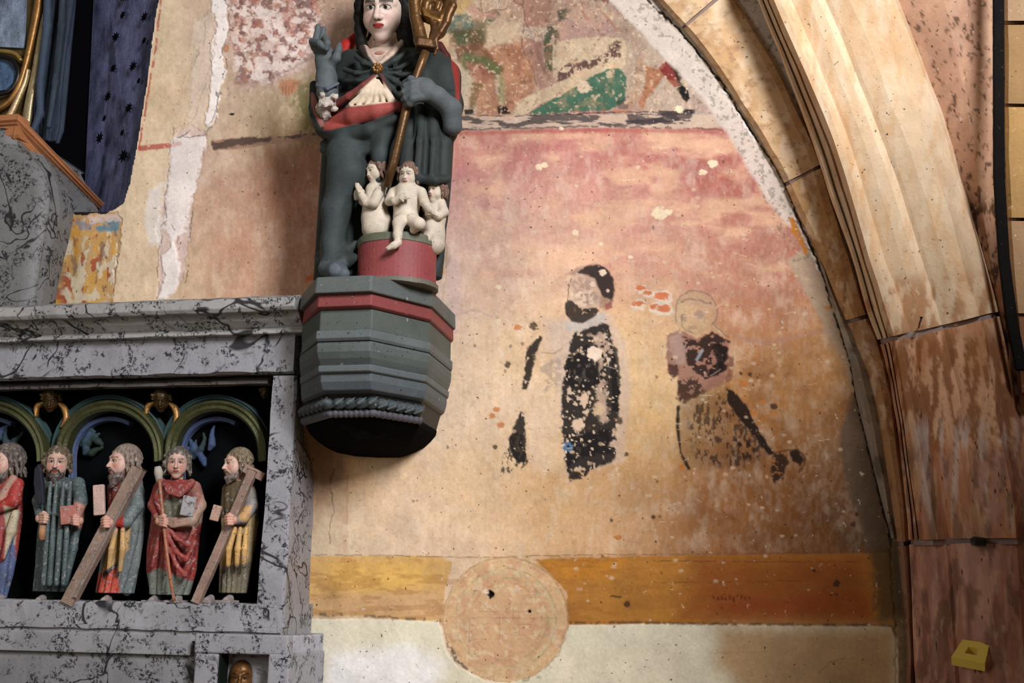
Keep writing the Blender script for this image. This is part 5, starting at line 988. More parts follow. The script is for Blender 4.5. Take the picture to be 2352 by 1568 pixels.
# hollow between the leg and the tub, and under the arm
S.chain([W(838, 344, -0.13), W(836, 440, -0.13), W(818, 560, -0.14), W(812, 630, -0.14)], [0.03, 0.055, 0.055, 0.04], DK, 0.02, True)
S.chain([W(870, 470, -0.2), W(985, 480, -0.17)], [0.125, 0.12], DK, 0.03, True); S.chain([W(880, 560, -0.21), W(985, 570, -0.18)], [0.135, 0.13], DK, 0.03, True); S.chain([W(890, 640, -0.22), W(985, 640, -0.19)], [0.135, 0.13], DK, 0.03, True)
S.chain([W(912, 300, -0.15), W(902, 380, -0.14), W(890, 460, -0.14)], [0.02, 0.036, 0.04], DK, 0.02, True)
S.chain([W(796, 352, -0.16), W(800, 400, -0.17), W(772, 480, -0.17), W(764, 560, -0.17), W(766, 600, -0.18)], [0.088, 0.088, 0.06, 0.048, 0.052], DK2, 0.03)
S.chain([W(752, 616, -0.2), W(775, 622, -0.24), W(790, 628, -0.25)], [0.04, 0.04, 0.025], (92, 100, 108), 0.02)
S.chain([W(738, 590, -0.12), W(780, 590, -0.18), W(816, 560, -0.15)], [0.03, 0.024, 0.016], DK2, 0.03)
S.chain([W(740, 604, -0.14), W(790, 600, -0.19), W(816, 592, -0.16)], [0.03, 0.026, 0.016], DK, 0.03)
# shoulders and cope over the right arm (viewer's right)
S.chain([W(900, 150, -0.02), W(985, 148, -0.02), W(1018, 176, -0.03), W(1034, 240, -0.06), W(1028, 300, -0.08)], [0.075, 0.07, 0.07, 0.05, 0.045], DK, 0.04)
S.chain([W(874, 152, -0.02), W(808, 148, -0.02), W(786, 190, -0.03), W(770, 240, -0.06)], [0.075, 0.06, 0.055, 0.05], DK, 0.04)
S.chain([W(1034, 240, -0.10), W(1000, 234, -0.18), W(985, 222, -0.22)], [0.055, 0.045, 0.032], DK, 0.02)
for x0, x1, r, d in ((940, 930, 0.030, -0.17), (966, 958, 0.034, -0.185), (994, 990, 0.036, -0.17), (1020, 1016, 0.032, -0.13)):
    S.chain([W(x0, 250, d+0.03), W((x0+x1)/2+3, 330, d), W(x1, 405, d+0.005)], [r*0.7, r*0.95, r*1.15], DK, 0.014)
for x0, x1 in ((953, 944), (981, 975), (1008, 1004)): S.chain([W(x0, 262, -0.20), W((x0+x1)/2+2, 330, -0.205), W(x1, 424, -0.20)], [0.006, 0.013, 0.017], DK, 0.010, True)
S.chain([W(922, 404, -0.17), W(960, 408, -0.19), W(1000, 414, -0.18), W(1026, 412, -0.14)], 0.018, DK, 0.012)
for x0, y0, x1, y1, x2, y2 in ((868, 160, 820, 170, 792, 160), (866, 164, 826, 186, 796, 186), (864, 168, 832, 200, 800, 214), (862, 172, 840, 212, 812, 236), (872, 160, 910, 160, 944, 140), (874, 163, 912, 172, 942, 170), (874, 167, 906, 186, 930, 200), (873, 171, 898, 200, 914, 222), (870, 156, 905, 140, 936, 118), (866, 156, 836, 144, 818, 130)):
    S.chain([W(x0, y0, -0.215), W(x1, y1, -0.205), W(x2, y2, -0.17)], [0.005, 0.012, 0.012], DK, 0.022)
for x0, y0, x1, y1, x2, y2 in ((866, 162, 824, 178, 794, 174), (865, 166, 828, 193, 798, 206), (863, 170, 836, 206, 808, 226), (874, 162, 912, 165, 944, 156), (874, 165, 908, 178, 938, 188), (873, 169, 902, 196, 922, 214), (871, 158, 908, 150, 940, 128)):
    S.chain([W(x0, y0, -0.222), W(x1, y1, -0.214), W(x2, y2, -0.18)], [0.004, 0.009, 0.009], DK, 0.008, True)
for p_ in ([(786, 322), (830, 344), (862, 380)], [(816, 320), (856, 340), (884, 372)], [(760, 330), (772, 350), (768, 380)], [(742, 336), (760, 350), (764, 372)]):
    S.chain([W(x, y, -0.175) for x, y in p_], [0.010, 0.016, 0.012], DK, 0.012, True)
# collar of cope
S.chain([W(832, 112, -0.10), W(846, 134, -0.16), W(866, 154, -0.215), W(890, 138, -0.17), W(912, 118, -0.12), W(926, 98, -0.06)], [0.018, 0.017, 0.013, 0.017, 0.02, 0.018], (60, 44, 34), 0.010)
# big swag of the mantle across the waist, turned back to show red lining
S.chain([W(728, 226, -0.06), W(728, 262, -0.1), W(744, 296, -0.14), W(790, 312, -0.2), W(850, 300, -0.22), W(906, 272, -0.22)], [0.022, 0.03, 0.035, 0.038, 0.032, 0.02], DK, 0.02)
S.chain([W(770, 284, -0.15), W(815, 268, -0.2), W(865, 256, -0.22), W(916, 246, -0.21)], [0.034, 0.046, 0.04, 0.024], RED, 0.012)
S.chain([W(772, 240, -0.16), W(800, 222, -0.2), W(834, 196, -0.22), W(862, 172, -0.22)], [0.020, 0.016, 0.012, 0.008], RED, 0.006)
S.chain([W(874, 170, -0.22), W(888, 200, -0.215), W(904, 228, -0.20)], [0.006, 0.008, 0.008], (110, 40, 36), 0.005)
S.chain([W(722, 196, -0.04), W(722, 250, -0.05), W(732, 288, -0.08)], [0.022, 0.024, 0.024], DK, 0.015)
for y_, b_ in ((330, 380), (346, 392)): S.chain([W(740, y_, -0.12), W(800, y_+14, -0.2), W(870, y_-6, -0.2), W(905, y_-40, -0.19)], [0.01, 0.012, 0.012, 0.008], DK2, 0.03)
S.chain([W(880, 310, -0.2), W(872, 360, -0.2), W(868, 410, -0.19)], [0.03, 0.03, 0.02], DK2, 0.03)
region(S, [(838, 104), (846, 128), (858, 144), (868, 152), (882, 142), (904, 126), (926, 100), (926, 90), (838, 90)], (186, 164, 148), 2.5, YB)
S.ell(W(862, 222, -0.165), (0.085, 0.05, 0.062), WHT, 0.01)
alb = [(866, 172), (886, 196), (912, 232), (900, 240), (800, 246), (792, 246), (812, 222), (840, 196)]
region(S, alb, WHT, 2.0, YB-0.05)
region(S, [(742, 300), (752, 262), (786, 248), (850, 240), (918, 232), (916, 246), (860, 274), (800, 288), (762, 298)], (142, 66, 60), 2.5, YB)
region(S, [(712, 214), (720, 212), (738, 256), (746, 290), (736, 292), (718, 256)], (140, 92, 84), 2, YB+0.06)
region(S, [(1046, 130), (1056, 170), (1056, 260), (1048, 262), (1046, 200), (1036, 140)], (130, 44, 40), 2.5, 0.2)
for k in range(6):
    x0 = 866+(k-2.5)*2; x1 = 806+k*19; S.chain([W(x0, 186, -0.205), W((x0+x1)/2, 214, -0.215), W(x1, 240, -0.20)], [0.004, 0.010, 0.012], WHT, 0.010)
S.make('robe', 'cloth', bp)
# head, neck, hair
hc = at(883, 25, YB-0.05); hs = 71*mpx(884, 19, YB); hR = viewrot(884, 19, YB, -17, 3, 2)
S = Carve(hc-np.array([0.14, 0.16, 0.30]), hc+np.array([0.14, 0.16, 0.14]), 0.0031)
head(S, hc, hs, hR, (206, 184, 170), lips=(150, 12, 14), bw=0.075, brow=(14, 10, 9), eye=(34, 18, 12), cheek=(206, 150, 140), white=(206, 196, 184), open_eye=1.0)
S.make('head', 'skin', bp)
S = Carve(hc-np.array([0.2, 0.18, 0.27]), hc+np.array([0.2, 0.2, 0.18]), 0.0042)
hair_on(S, hc, hs, hR, (20, 17, 16), 1.05, 0.10, n=19)
for pp, rr in (([(832, -20), (826, 20), (827, 60), (830, 100), (836, 118)], 0.024), ([(930, -10), (938, 30), (938, 70), (940, 108)], 0.036), ([(918, 60), (926, 90), (930, 112)], 0.022)):
    P_ = smoothline([(x, y) for x, y in pp], 5); S.chain([at(x, y, YB-0.04) for x, y in P_], [rr*(1+0.16*math.sin(1.9*q)) for q in range(len(P_))], (20, 17, 16), 0.01)
S.make('hair', 'cloth', bp)
S = bounds(775, -80, 1050, 145, -0.46, -0.2, 0.005)
S.ell(at(884, -50, YB), (0.13, 0.1, 0.14), (150, 30, 26), 0.01); S.chain([at(940, -20, YB-0.04), at(952, 14, YB-0.03), at(952, 60, YB)], [0.035, 0.032, 0.02], (160, 34, 30), 0.01)
S.make('mitre', 'cloth', bp)
S = bounds(775, 60, 1060, 150, -0.42, -0.24, 0.0048)
S.chain([at(786, 140, YB+0.02), at(796, 108, YB+0.03), at(820, 84, YB+0.05)], [0.02, 0.03, 0.022], (158, 34, 30), 0.02)
S.make('hood', 'cloth', bp)
S = bounds(990, 80, 1060, 165, -0.42, -0.30, 0.0048); S.chain([at(1010, 104, YB), at(1024, 130, YB+0.01), at(1034, 150, YB+0.02)], [0.018, 0.02, 0.014], (70, 26, 24), 0.01); S.make('hood', 'cloth', bp)
S = bounds(826, 96, 926, 162, -0.60, -0.30, 0.0036)
S.chain([at(838, 112, -0.44), at(856, 140, -0.53), at(868, 150, -0.56), at(888, 136, -0.53), at(916, 104, -0.44)], [0.018, 0.018, 0.014, 0.018, 0.016], (176, 150, 134), 0.01)
S.ell(at(874, 124, -0.49), (0.03, 0.02, 0.012), (150, 72, 66), 0.006); S.make('collar', 'skin', bp)
S = Carve(at(868, 157, -0.60)-0.04, at(868, 157, -0.60)+0.04, 0.0026)
c = at(868, 157, -0.60); S.ell(c, (0.026, 0.014, 0.024), (120, 84, 44), 0.003)
for k in range(8): a = k*math.pi/4; S.ell(c+np.array([0.018*math.cos(a), -0.01, 0.017*math.sin(a)]), (0.007, 0.007, 0.007), (140, 100, 54), 0.002)
S.ell(c+[0, -0.014, 0], (0.009, 0.006, 0.009), (90, 60, 34), 0.002); S.make('brooch', 'gilt', bp)
# raised gloved hand
Yh = -0.56; Q = Wf(Yh); u = mpx(745, 130, Yh)
S = bounds(696, 40, 800, 222, Yh-0.09, Yh+0.09, 0.0034)
S.chain([Q(752, 212), Q(750, 180), Q(748, 158)], [25*u, 24*u, 21*u], GLV, 0.012); S.ell(Q(746, 134), (24*u, 0.032, 32*u), GLV, 0.02)
S.chain([Q(728, 118, -0.005), Q(726, 92, -0.01), Q(731, 60, -0.012)], [9*u, 8.4*u, 6*u], GLV, 0.005)
S.chain([Q(741, 112, -0.008), Q(740, 90, -0.008), Q(743, 66, -0.004)], [8.6*u, 8*u, 6*u], GLV, 0.003)
S.chain([Q(752, 112, -0.008), Q(748, 88, -0.03), Q(752, 100, -0.06), Q(750, 112, -0.055)], [8.5*u, 8.6*u, 8*u, 6.5*u], GLV, 0.004)
S.chain([Q(722, 110, 0.0), Q(718, 96, -0.035), Q(734, 100, -0.065), Q(742, 108, -0.06)], [8*u, 8.4*u, 8*u, 6.5*u], GLV, 0.004)
S.chain([Q(760, 150, -0.01), Q(772, 134, -0.03), Q(778, 114, -0.035), Q(780, 103, -0.03)], [12*u, 10*u, 8*u, 6*u], GLV, 0.012)
S.chain([Q(728, 196, -0.03), Q(752, 204, -0.055), Q(776, 192, -0.03)], 0.008, (80, 88, 104), 0.006)
S.make('gloved_hand', 'cloth', bp)
S = bounds(722, 200, 786, 286, Yh-0.06, Yh+0.1, 0.004)
S.rbox(Q(755, 234, 0.01), (0.036, 0.04, 0.036), np.eye(3), 0.012, (176, 166, 156), 0.01); S.chain([Q(740, 248, 0.02), Q(752, 270, 0.03)], [0.03, 0.018], (160, 150, 146), 0.01)
for x, y in ((770, 222), (742, 216), (768, 250), (748, 240)): S.ell(Q(x, y, -0.035), (0.016, 0.012, 0.014), (196, 188, 176), 0.006)
S.make('broken_cuff', 'chalk', bp, jit=0.006)
# hand closed on the crozier
Yg = -0.655; Q = Wf(Yg); u = mpx(960, 210, Yg)
S = bounds(904, 160, 1066, 300, Yg-0.06, Yg+0.16, 0.0034)
S.ell(Q(970, 206, 0.0), (32*u, 0.034, 30*u), GLV, 0.015)
S.chain([Q(975, 208, 0.01), Q(1004, 222, 0.04), Q(1036, 250, 0.1), Q(1040, 290, 0.13)], [24*u, 22*u, 24*u, 22*u], GLV, 0.015)
for k, (y0, y1, xe) in enumerate(((187, 200, 927), (199, 214, 923), (211, 228, 927), (223, 240, 935))):
    S.chain([Q(968, y0, -0.012), Q(948, y0+4, -0.034), Q(xe+6, y1-2, -0.024), Q(xe, y1+1, 0.004)], [10.5*u, 9.6*u, 8.8*u, 7*u], GLV, 0.003)
S.chain([Q(962, 190, 0.0), Q(944, 182, 0.0), Q(930, 190, 0.02)], [10*u, 8.5*u, 7*u], GLV, 0.008)
S.make('gloved_hand', 'cloth', bp)
# crozier
cz = mk('crozier', *tube([at(888, 430, -0.60), at(905, 372, -0.625), at(926, 280, -0.64), at(942, 215, -0.645), at(966, 150, -0.65), at(978, 118, -0.65)], [0.017, 0.019, 0.0195, 0.019, 0.0185, 0.0185], 18), 'gilt', bp, (92, 66, 38), smooth=True)
S = bounds(930, -60, 1062, 150, -0.72, -0.58, 0.0038); Q = Wf(-0.65); u = mpx(990, 20, -0.65); G1 = (104, 74, 40); G2 = (80, 54, 28)
S.rbox(Q(978, 103), (0.042, 0.03, 0.022), rotm(0.3, 0, 0.1), 0.008, G2, 0.006); S.chain([Q(958, 98), Q(956, 92)], 0.014, G1, 0.006)
S.chain([Q(968, 96), Q(962, 70), Q(955, 40), Q(952, 8), Q(962, -24), Q(992, -44), Q(1022, -30), Q(1034, 2), Q(1030, 28), Q(1012, 44), Q(990, 44), Q(976, 28), Q(980, 8), Q(996, -2), Q(1008, 8), Q(1004, 20)], [16*u, 15*u, 14*u, 14*u, 14*u, 14*u, 14*u, 14*u, 13*u, 12*u, 11*u, 10*u, 9*u, 8*u, 7*u, 6*u], G1, 0.004)
for p_ in ([(1034, 20), (1026, 50), (1012, 74), (1000, 92)], [(1014, 40), (1010, 60), (1000, 80)], [(1034, -4), (1040, 14), (1034, 30)], [(994, 44), (1000, 64), (994, 84)]): S.chain([Q(x, y, -0.01) for x, y in p_], [10*u, 10*u, 9*u, 7*u][:len(p_)], G2, 0.004)
for k in range(7): S.chain([Q(970+k*3, 18+k*4, -0.02), Q(976+k*5, 34+k*2, -0.028), Q(990+k*5, 40+k, -0.02)], [0.003, 0.006, 0.003], (150, 110, 56), 0.003)
S.ell(Q(994, 10, 0.012), (38*u, 0.014, 50*u), (60, 42, 22), 0.008); S.ell(Q(1008, 66, 0.01), (20*u, 0.02, 26*u), G2, 0.012)
S.chain([Q(1000, 92, -0.01), Q(1004, 112, -0.01), Q(998, 126, -0.01)], [0.013, 0.009, 0.006], G2, 0.004)
S.make('crozier_head', 'gilt', cz)
# ------------------------------------------------------------------ tub and the three children
tb = thing('red_tub', at(915, 648, -0.40), 'low round red tub with a dark rim, holding three carved children beside the bishop', 'tub')
Xc, Yc, rx, ry = at(912, 600, -0.47)[0], -0.47, 0.175, 0.155
zt = at(900, 531, Yc-ry)[2]; zb = at(900, 634, Yc-ry)[2]
def drum(name, lv, col, m='slate'):
    V = []; n = 56
    for z, k in lv: V += [[Xc+rx*k*math.cos(2*math.pi*i/n), Yc+ry*k*math.sin(2*math.pi*i/n), z] for i in range(n)]
    V = np.array(V); V[:, 2] += (n3(V, 22)-0.5)*0.006*(m == 'slate'); Fc = [tuple(f) for f in gridfaces(len(lv), n, True)]+[tuple(range(n))[::-1], tuple(range((len(lv)-1)*n, len(lv)*n))]
    return mk(name, V, Fc, m, tb, col, smooth=False)
drum('tub_wall', [(zb-0.02, 1.0), (zb+0.01, 1.0), ((zb+zt)/2, 0.985), (zt-0.035, 1.0)], (132, 60, 60)); drum('rim', [(zt-0.036, 1.0), (zt-0.034, 1.02), (zt-0.006, 1.03), (zt, 1.01), (zt, 0.9)], (92, 94, 78)); drum('foot_ring', [(zb-0.022, 1.0), (zb-0.02, 1.06), (zb, 1.06), (zb+0.002, 1.0)], (98, 94, 84))
SK = (192, 180, 162); HB = (128, 100, 86)
def child(label, box, Y, hp, hh, yaw, pitch, roll, body, hairlen=0.9, hn=9):
    t = thing('carved_child', at((box[0]+box[2])/2, box[3], Y), label, 'statuette', None)
    S = bounds(*box, Y-0.13, Y+0.12, 0.0031); u = mpx(hp[0], hp[1], Y); c = at(hp[0], hp[1], Y+hp[2]); R = viewrot(hp[0], hp[1], Y, yaw, pitch, roll)
    body(S, Wf(Y), u); head(S, c, hh*u, R, SK, lips=(150, 72, 62), brow=(92, 66, 54), eye=(64, 46, 40), white=(190, 174, 156), neck=0.5, chub=1, nose=0.2, cheek=(206, 160, 146), lipk=1)
    S.make('body', 'chalk', t)
    S = Carve(c-hh*u*1.75, c+hh*u*1.5, 0.0031); hair_on(S, c, hh*u, R, HB, hairlen, 0.2, fringe=0.56, n=hn); S.ell(c+R@np.array([0, -0.45, 0.1])*hh*u, np.array([0.78, 0.6, 0.85])*hh*u, HB, 0.003, R); S.make('hair', 'chalk', t)
def b1(S, W, u):
    S.chain([W(862, 440), W(862, 470), W(861, 500), W(862, 524)], [24*u, 27*u, 29*u, 31*u], SK, 0.02); S.ell(W(876, 506, 0.0), (24*u, 26*u, 22*u), SK, 0.015)
    S.chain([W(872, 440, -0.04), W(858, 466, -0.075), W(842, 466, -0.075), W(826, 442, -0.06)], [12*u, 12*u, 10*u, 8.5*u], SK, 0.006)
    S.chain([W(850, 436, 0.03), W(834, 462, 0.0), W(824, 442, -0.045)], [11*u, 10*u, 8*u], SK, 0.006)
    for k in range(4): S.chain([W(828, 446-k*5, -0.075+k*0.006), W(822, 436-k*4, -0.08+k*0.005), W(818, 428-k*2, -0.07+k*0.004)], [4*u, 3.8*u, 3*u], SK, 0.003)
    S.chain([W(832, 440, -0.05), W(824, 430, -0.03)], [6*u, 4*u], SK, 0.004); S.chain([W(818, 440, -0.03), W(818, 456, -0.03)], [7*u, 5*u], SK, 0.006)
child('pale carved child in profile with praying hands, leftmost in the red tub', (806, 356, 906, 532), -0.53, (866, 394, -0.02), 30, -60, 4, 0, b1)
def b2(S, W, u):
    S.chain([W(936, 442), W(934, 470), W(932, 496)], [29*u, 28*u, 29*u], SK, 0.02); S.chain([W(910, 443), W(964, 443)], [15*u, 15*u], SK, 0.015); S.ell(W(935, 504, -0.01), (30*u, 0.055, 17*u), SK, 0.015)
    S.chain([W(924, 506, -0.06), W(916, 512, -0.085), W(913, 540, -0.095), W(914, 556, -0.1)], [15*u, 14*u, 10*u, 8*u], SK, 0.01)
    S.chain([W(914, 558, -0.1), W(904, 564, -0.115), W(892, 570, -0.12)], [8.5*u, 8*u, 5.5*u], SK, 0.008)
    for k in range(5): S.ell(W(888+k*2.6, 569-k*0.5, -0.128+k*0.008), (3*u, 3.4*u, 2.6*u), (150, 136, 112), 0.002)
    S.chain([W(948, 506, -0.06), W(962, 514, -0.08), W(950, 528, -0.06)], [16*u, 14*u, 9*u], SK, 0.01)
    S.chain([W(902, 442, -0.01), W(894, 462, -0.03), W(906, 462, -0.07), W(924, 452, -0.085)], [11*u, 10.5*u, 9*u, 7*u], SK, 0.006)
    for k in range(4): S.chain([W(922, 447+k*3.6, -0.09), W(932, 445+k*3.4, -0.092), W(940, 445+k*3, -0.085)], [3.2*u, 3.1*u, 2.4*u], SK, 0.0025)
    S.chain([W(920, 455, -0.09), W(926, 462, -0.09)], [3.4*u, 2.6*u], SK, 0.003)
    S.chain([W(968, 442, -0.01), W(975, 464, -0.03), W(988, 482, -0.06), W(996, 488, -0.07)], [12*u, 11*u, 8.5*u, 7*u], SK, 0.006)
    for k in range(4): S.chain([W(994, 482+k*3, -0.075), W(1001, 484+k*3, -0.078), W(1005, 489+k*2.4, -0.075)], [2.8*u, 2.7*u, 2.2*u], SK, 0.002)
child('pale carved child facing front, one leg stepping over the rim of the red tub', (872, 362, 1012, 584), -0.55, (938, 402, -0.02), 29, -20, 2, 4, b2)
def b3(S, W, u):
    S.chain([W(1000, 472), W(998, 500), W(994, 536), W(996, 560)], [21*u, 24*u, 26*u, 26*u], SK, 0.02); S.chain([W(984, 540, -0.05), W(976, 556, -0.06)], [13*u, 10*u], SK, 0.01)
    S.chain([W(1012, 466, -0.01), W(1018, 486, -0.02), W(1008, 496, -0.05), W(992, 486, -0.07)], [12*u, 12*u, 9*u, 7*u], SK, 0.006)
    S.chain([W(984, 456, -0.01), W(978, 478, -0.03), W(986, 494, -0.06)], [10*u, 9*u, 7*u], SK, 0.006)
    for k in range(4): S.chain([W(992, 482+k*3.4, -0.075), W(984, 482+k*3.2, -0.078), W(978, 485+k*3, -0.07)], [2.8*u, 2.7*u, 2.2*u], SK, 0.002)
child('smallest pale carved child with head tipped back, rightmost in the red tub', (958, 406, 1040, 584), -0.47, (1003, 441, -0.02), 27, -38, 16, 6, b3, 0.7)
# ------------------------------------------------------------------ apostles in the arcade
YA = -0.21
def hand_on(S, W, x, y, d, u, col, dirx=-1, n=4, L=16, r=3.4, tilt=0.0):
    """closed hand: palm behind, four fingers lying across what is held, thumb on the near side"""
    S.ell(W(x-dirx*5, y, d+0.012), (11*u, 9*u, 10.5*u), col, 0.004)
    for k in range(n):
        yy = y-9+k*6.0; l = L*(1, 1.06, 1.0, 0.82)[k]; S.chain([W(x-dirx*4, yy, d-0.004), W(x+dirx*l*0.4, yy+tilt*4, d-0.016), W(x+dirx*l*0.85, yy+tilt*8+1, d-0.006)], [r*u, r*u*0.98, r*u*0.75], col, 0.0016)
    S.chain([W(x-dirx*5, y-9, d), W(x+dirx*3, y-14, d-0.008), W(x+dirx*9, y-12, d-0.004)], [3.8*u, 3.4*u, 2.7*u], col, 0.003)
def box_part(name, parent, a, b, wx, wy, col, m='poly', sec=None):
    """squared beam between two points, wx wide across the picture and wy deep"""
    a = np.array(a, float); b = np.array(b, float); t = b-a; t /= np.linalg.norm(t); n_ = np.array([0, -1.0, 0]); s = np.cross(t, n_); s /= np.linalg.norm(s); n_ = np.cross(s, t); V = []
    N_ = 10
    for i in range(N_):
        p = a+(b-a)*i/(N_-1)
        for i_, (su, sv) in enumerate(((-1, -1), (1, -1), (1, 1), (-1, 1))): V.append(p+s*su*wx/2+n_*sv*wy/2)
    V = np.array(V); V += (np.stack([n3(V, 30, q) for q in (1, 5, 9)], -1)-0.5)*0.004
    o = mk(name, V, [tuple(f) for f in gridfaces(N_, 4, True)]+[(0, 1, 2, 3), (N_*4-1, N_*4-2, N_*4-3, N_*4-4)], m, parent, col); bevel(o, 0.003); return o
FL = (200, 164, 148)
def figure(label, bx, headp, hs, yaw, pitch, levels, robe, hair, beard, deco, folds=11, amp=0.09, skin=FL, hl=1.0, bl=0.5, dep=0.62, roll=0, seed=0.0, cheek=(190, 96, 84), name='apostle_statuette', hn=11):
    t = thing(name, at(bx, 1384, YA), label, 'statuette'); W = Wf(YA); x0 = min(l[1] for l in levels)-26; x1 = max(l[2] for l in levels)+26; y0 = levels[0][0]-14; u = mpx(bx, 1200, YA)
    S = bounds(x0, y0, x1, 1392, YA-0.115, YA+0.085, 0.0037); stack(S, levels, YA, dep, robe, folds, amp, 0.7, seed=seed, k=0.006)
    P = {'t': t, 'W': W, 'u': u, 'S': S}; post = deco(P); S.make('robe', 'poly', t)
    if post: post()
    c = at(headp[0], headp[1], YA-0.02); s_ = hs*u; R = viewrot(headp[0], headp[1], YA, yaw, pitch, roll)
    S = Carve(c-s_*1.5, c+s_*1.5, 0.003); head(S, c, s_, R, skin, lips=(150, 60, 54), brow=(70, 48, 40), eye=(46, 32, 28), white=(186, 166, 150), neck=0.6, cheek=cheek); S.make('head', 'skin', t)
    S = Carve(c-s_*1.9, c+s_*1.6, 0.0032); hair_on(S, c, s_, R, hair, hl, 0.14, n=hn); S.make('hair', 'poly', t)
    if beard is not None: S = Carve(c-s_*np.array([1.5, 1.5, 2.3]), c+s_*np.array([1.5, 1.5, 0.2]), 0.003); beard_on(S, c, s_, R, beard, bl); S.make('beard', 'poly', t)
    return t
def feet(P, xs, col=(150, 140, 136)):
    W, u = P['W'], P['u']; x0 = min(xs)-26; S = bounds(x0, 1350, max(xs)+30, 1392, YA-0.13, YA+0.03, 0.004)
    for x in xs: S.chain([W(x+6, 1374, -0.02), W(x-4, 1378, -0.08)], [9*u, 7*u], col, 0.01); S.rbox(W(x, 1382, -0.05), (0.036, 0.05, 0.008), np.eye(3), 0.004, (120, 112, 110), 0.004)
    S.make('foot', 'poly', P['t'])
# 0: cut off by the left edge
def d0(P):
    S, W, u = P['S'], P['W'], P['u']
    S.chain([W(40, 1112, -0.04), W(32, 1150, -0.07), W(-10, 1170, -0.09)], [15*u, 15*u, 11*u], (170, 52, 46), 0.01)
    S.chain([W(30, 1100, -0.06), W(0, 1150, -0.08), W(-30, 1190, -0.08)], [10*u, 11*u, 9*u], (190, 178, 156), 0.008)
    S.chain([W(36, 1180, -0.05), W(26, 1220, -0.06), W(8, 1280, -0.06)], [10*u, 12*u, 6*u], (190, 178, 150), 0.008)
    region(S, [(-60, 1160), (8, 1160), (26, 1220), (8, 1290), (-60, 1300)], (150, 60, 60), 3); region(S, [(8, 1160), (44, 1170), (34, 1250), (10, 1282), (14, 1220)], (190, 176, 148), 3)
    region(S, [(-60, 1290), (8, 1290), (30, 1230), (40, 1300), (20, 1392), (-60, 1392)], (84, 96, 130), 3)
    def post():
        feet(P, [-4])
    return post
figure('bearded wooden apostle in profile cut off by the left edge, red and white mantle', 2, (14, 1062), 42, -60, 0, [(1096, -30, 36), (1120, -40, 48), (1180, -44, 48), (1260, -44, 38), (1320, -44, 26), (1376, -44, 10)], (150, 58, 52), (116, 104, 96), (92, 84, 80), d0, seed=0.4, bl=0.45)
# 1: frontal, with knife and book
def d1(P):
    S, W, u = P['S'], P['W'], P['u']; g = (78, 92, 92)
    S.chain([W(180, 1110, -0.02), W(186, 1150, -0.06), W(172, 1190, -0.09), W(160, 1196, -0.1)], [15*u, 15*u, 12*u, 9*u], g, 0.01)
    S.chain([W(104, 1110, -0.02), W(88, 1150, -0.05), W(92, 1186, -0.09)], [14*u, 13*u, 10*u], g, 0.01)
    for x in (112, 126, 142, 158): S.chain([W(x+4, 1108, -0.1), W(x, 1160, -0.105), W(x-4, 1220, -0.1), W(x-12, 1340, -0.085)], [4*u, 5*u, 6*u, 6*u], (86, 100, 100), 0.004)
    S.chain([W(100, 1176, -0.1), W(140, 1182, -0.11), W(170, 1176, -0.1)], 3.5*u, g, 0.004)
    S.chain([W(176, 1200, -0.04), W(168, 1260, -0.05), W(150, 1340, -0.05)], [10*u, 10*u, 6*u], g, 0.006)
    region(S, [(170, 1150), (196, 1160), (196, 1214), (176, 1212), (164, 1196)], (170, 120, 106), 3)
    def post():
        t = P['t']; S = bounds(64, 1160, 124, 1252, YA-0.16, YA, 0.0026); hand_on(S, W, 97, 1190, -0.125, u, (200, 160, 140), 1, L=15)
        S.make('hand', 'skin', t)
        V, Fc = tube([W(98, 1206, -0.125), W(97, 1222, -0.125), W(97, 1240, -0.125)], [0.014, 0.017, 0.014], 12); mk('knife_handle', V, Fc, 'poly', t, (170, 122, 84), smooth=True)
        pts = [(88, 1064), (78, 1076), (76, 1110), (80, 1140), (86, 1158), (100, 1158), (98, 1110), (94, 1080)]; A = np.array([W(x, y, -0.135) for x, y in pts]); B = A+[0, 0.02, 0]; n = len(pts)
        bevel(mk('knife_blade', np.vstack([A, B]), [tuple(range(n))[::-1], tuple(range(n, 2*n))]+[(i, (i+1) % n, n+(i+1) % n, n+i) for i in range(n)], 'iron', t, (30, 32, 44)), 0.004)
        c = W(158, 1182, -0.125); bevel(mk('book', *box8(np.array([c+rotm(0.5, 0, -0.15)@np.array(q)*[1, 1, 1] for q in ((.036, .014, -.042), (-.036, .014, -.042), (-.036, -.014, -.042), (.036, -.014, -.042), (.036, .014, .042), (-.036, .014, .042), (-.036, -.014, .042), (.036, -.014, .042))])), 'poly', t, (160, 96, 84)), 0.003)
        S = bounds(144, 1164, 200, 1216, YA-0.16, YA, 0.0026); hand_on(S, W, 176, 1196, -0.12, u, (196, 146, 128), -1, L=16, tilt=-0.4); S.make('hand', 'skin', t); feet(P, [92])
    return post
figure('frontal bearded apostle in dark green robe holding a knife and a red book', 125, (132, 1062), 37, -8, -2, [(1096, 108, 160), (1112, 96, 184), (1140, 92, 192), (1190, 94, 190), (1230, 90, 178), (1300, 86, 164), (1358, 80, 150)], (74, 88, 88), (110, 96, 74), (92, 82, 78), d1, seed=1.4, bl=0.55, hl=0.9)
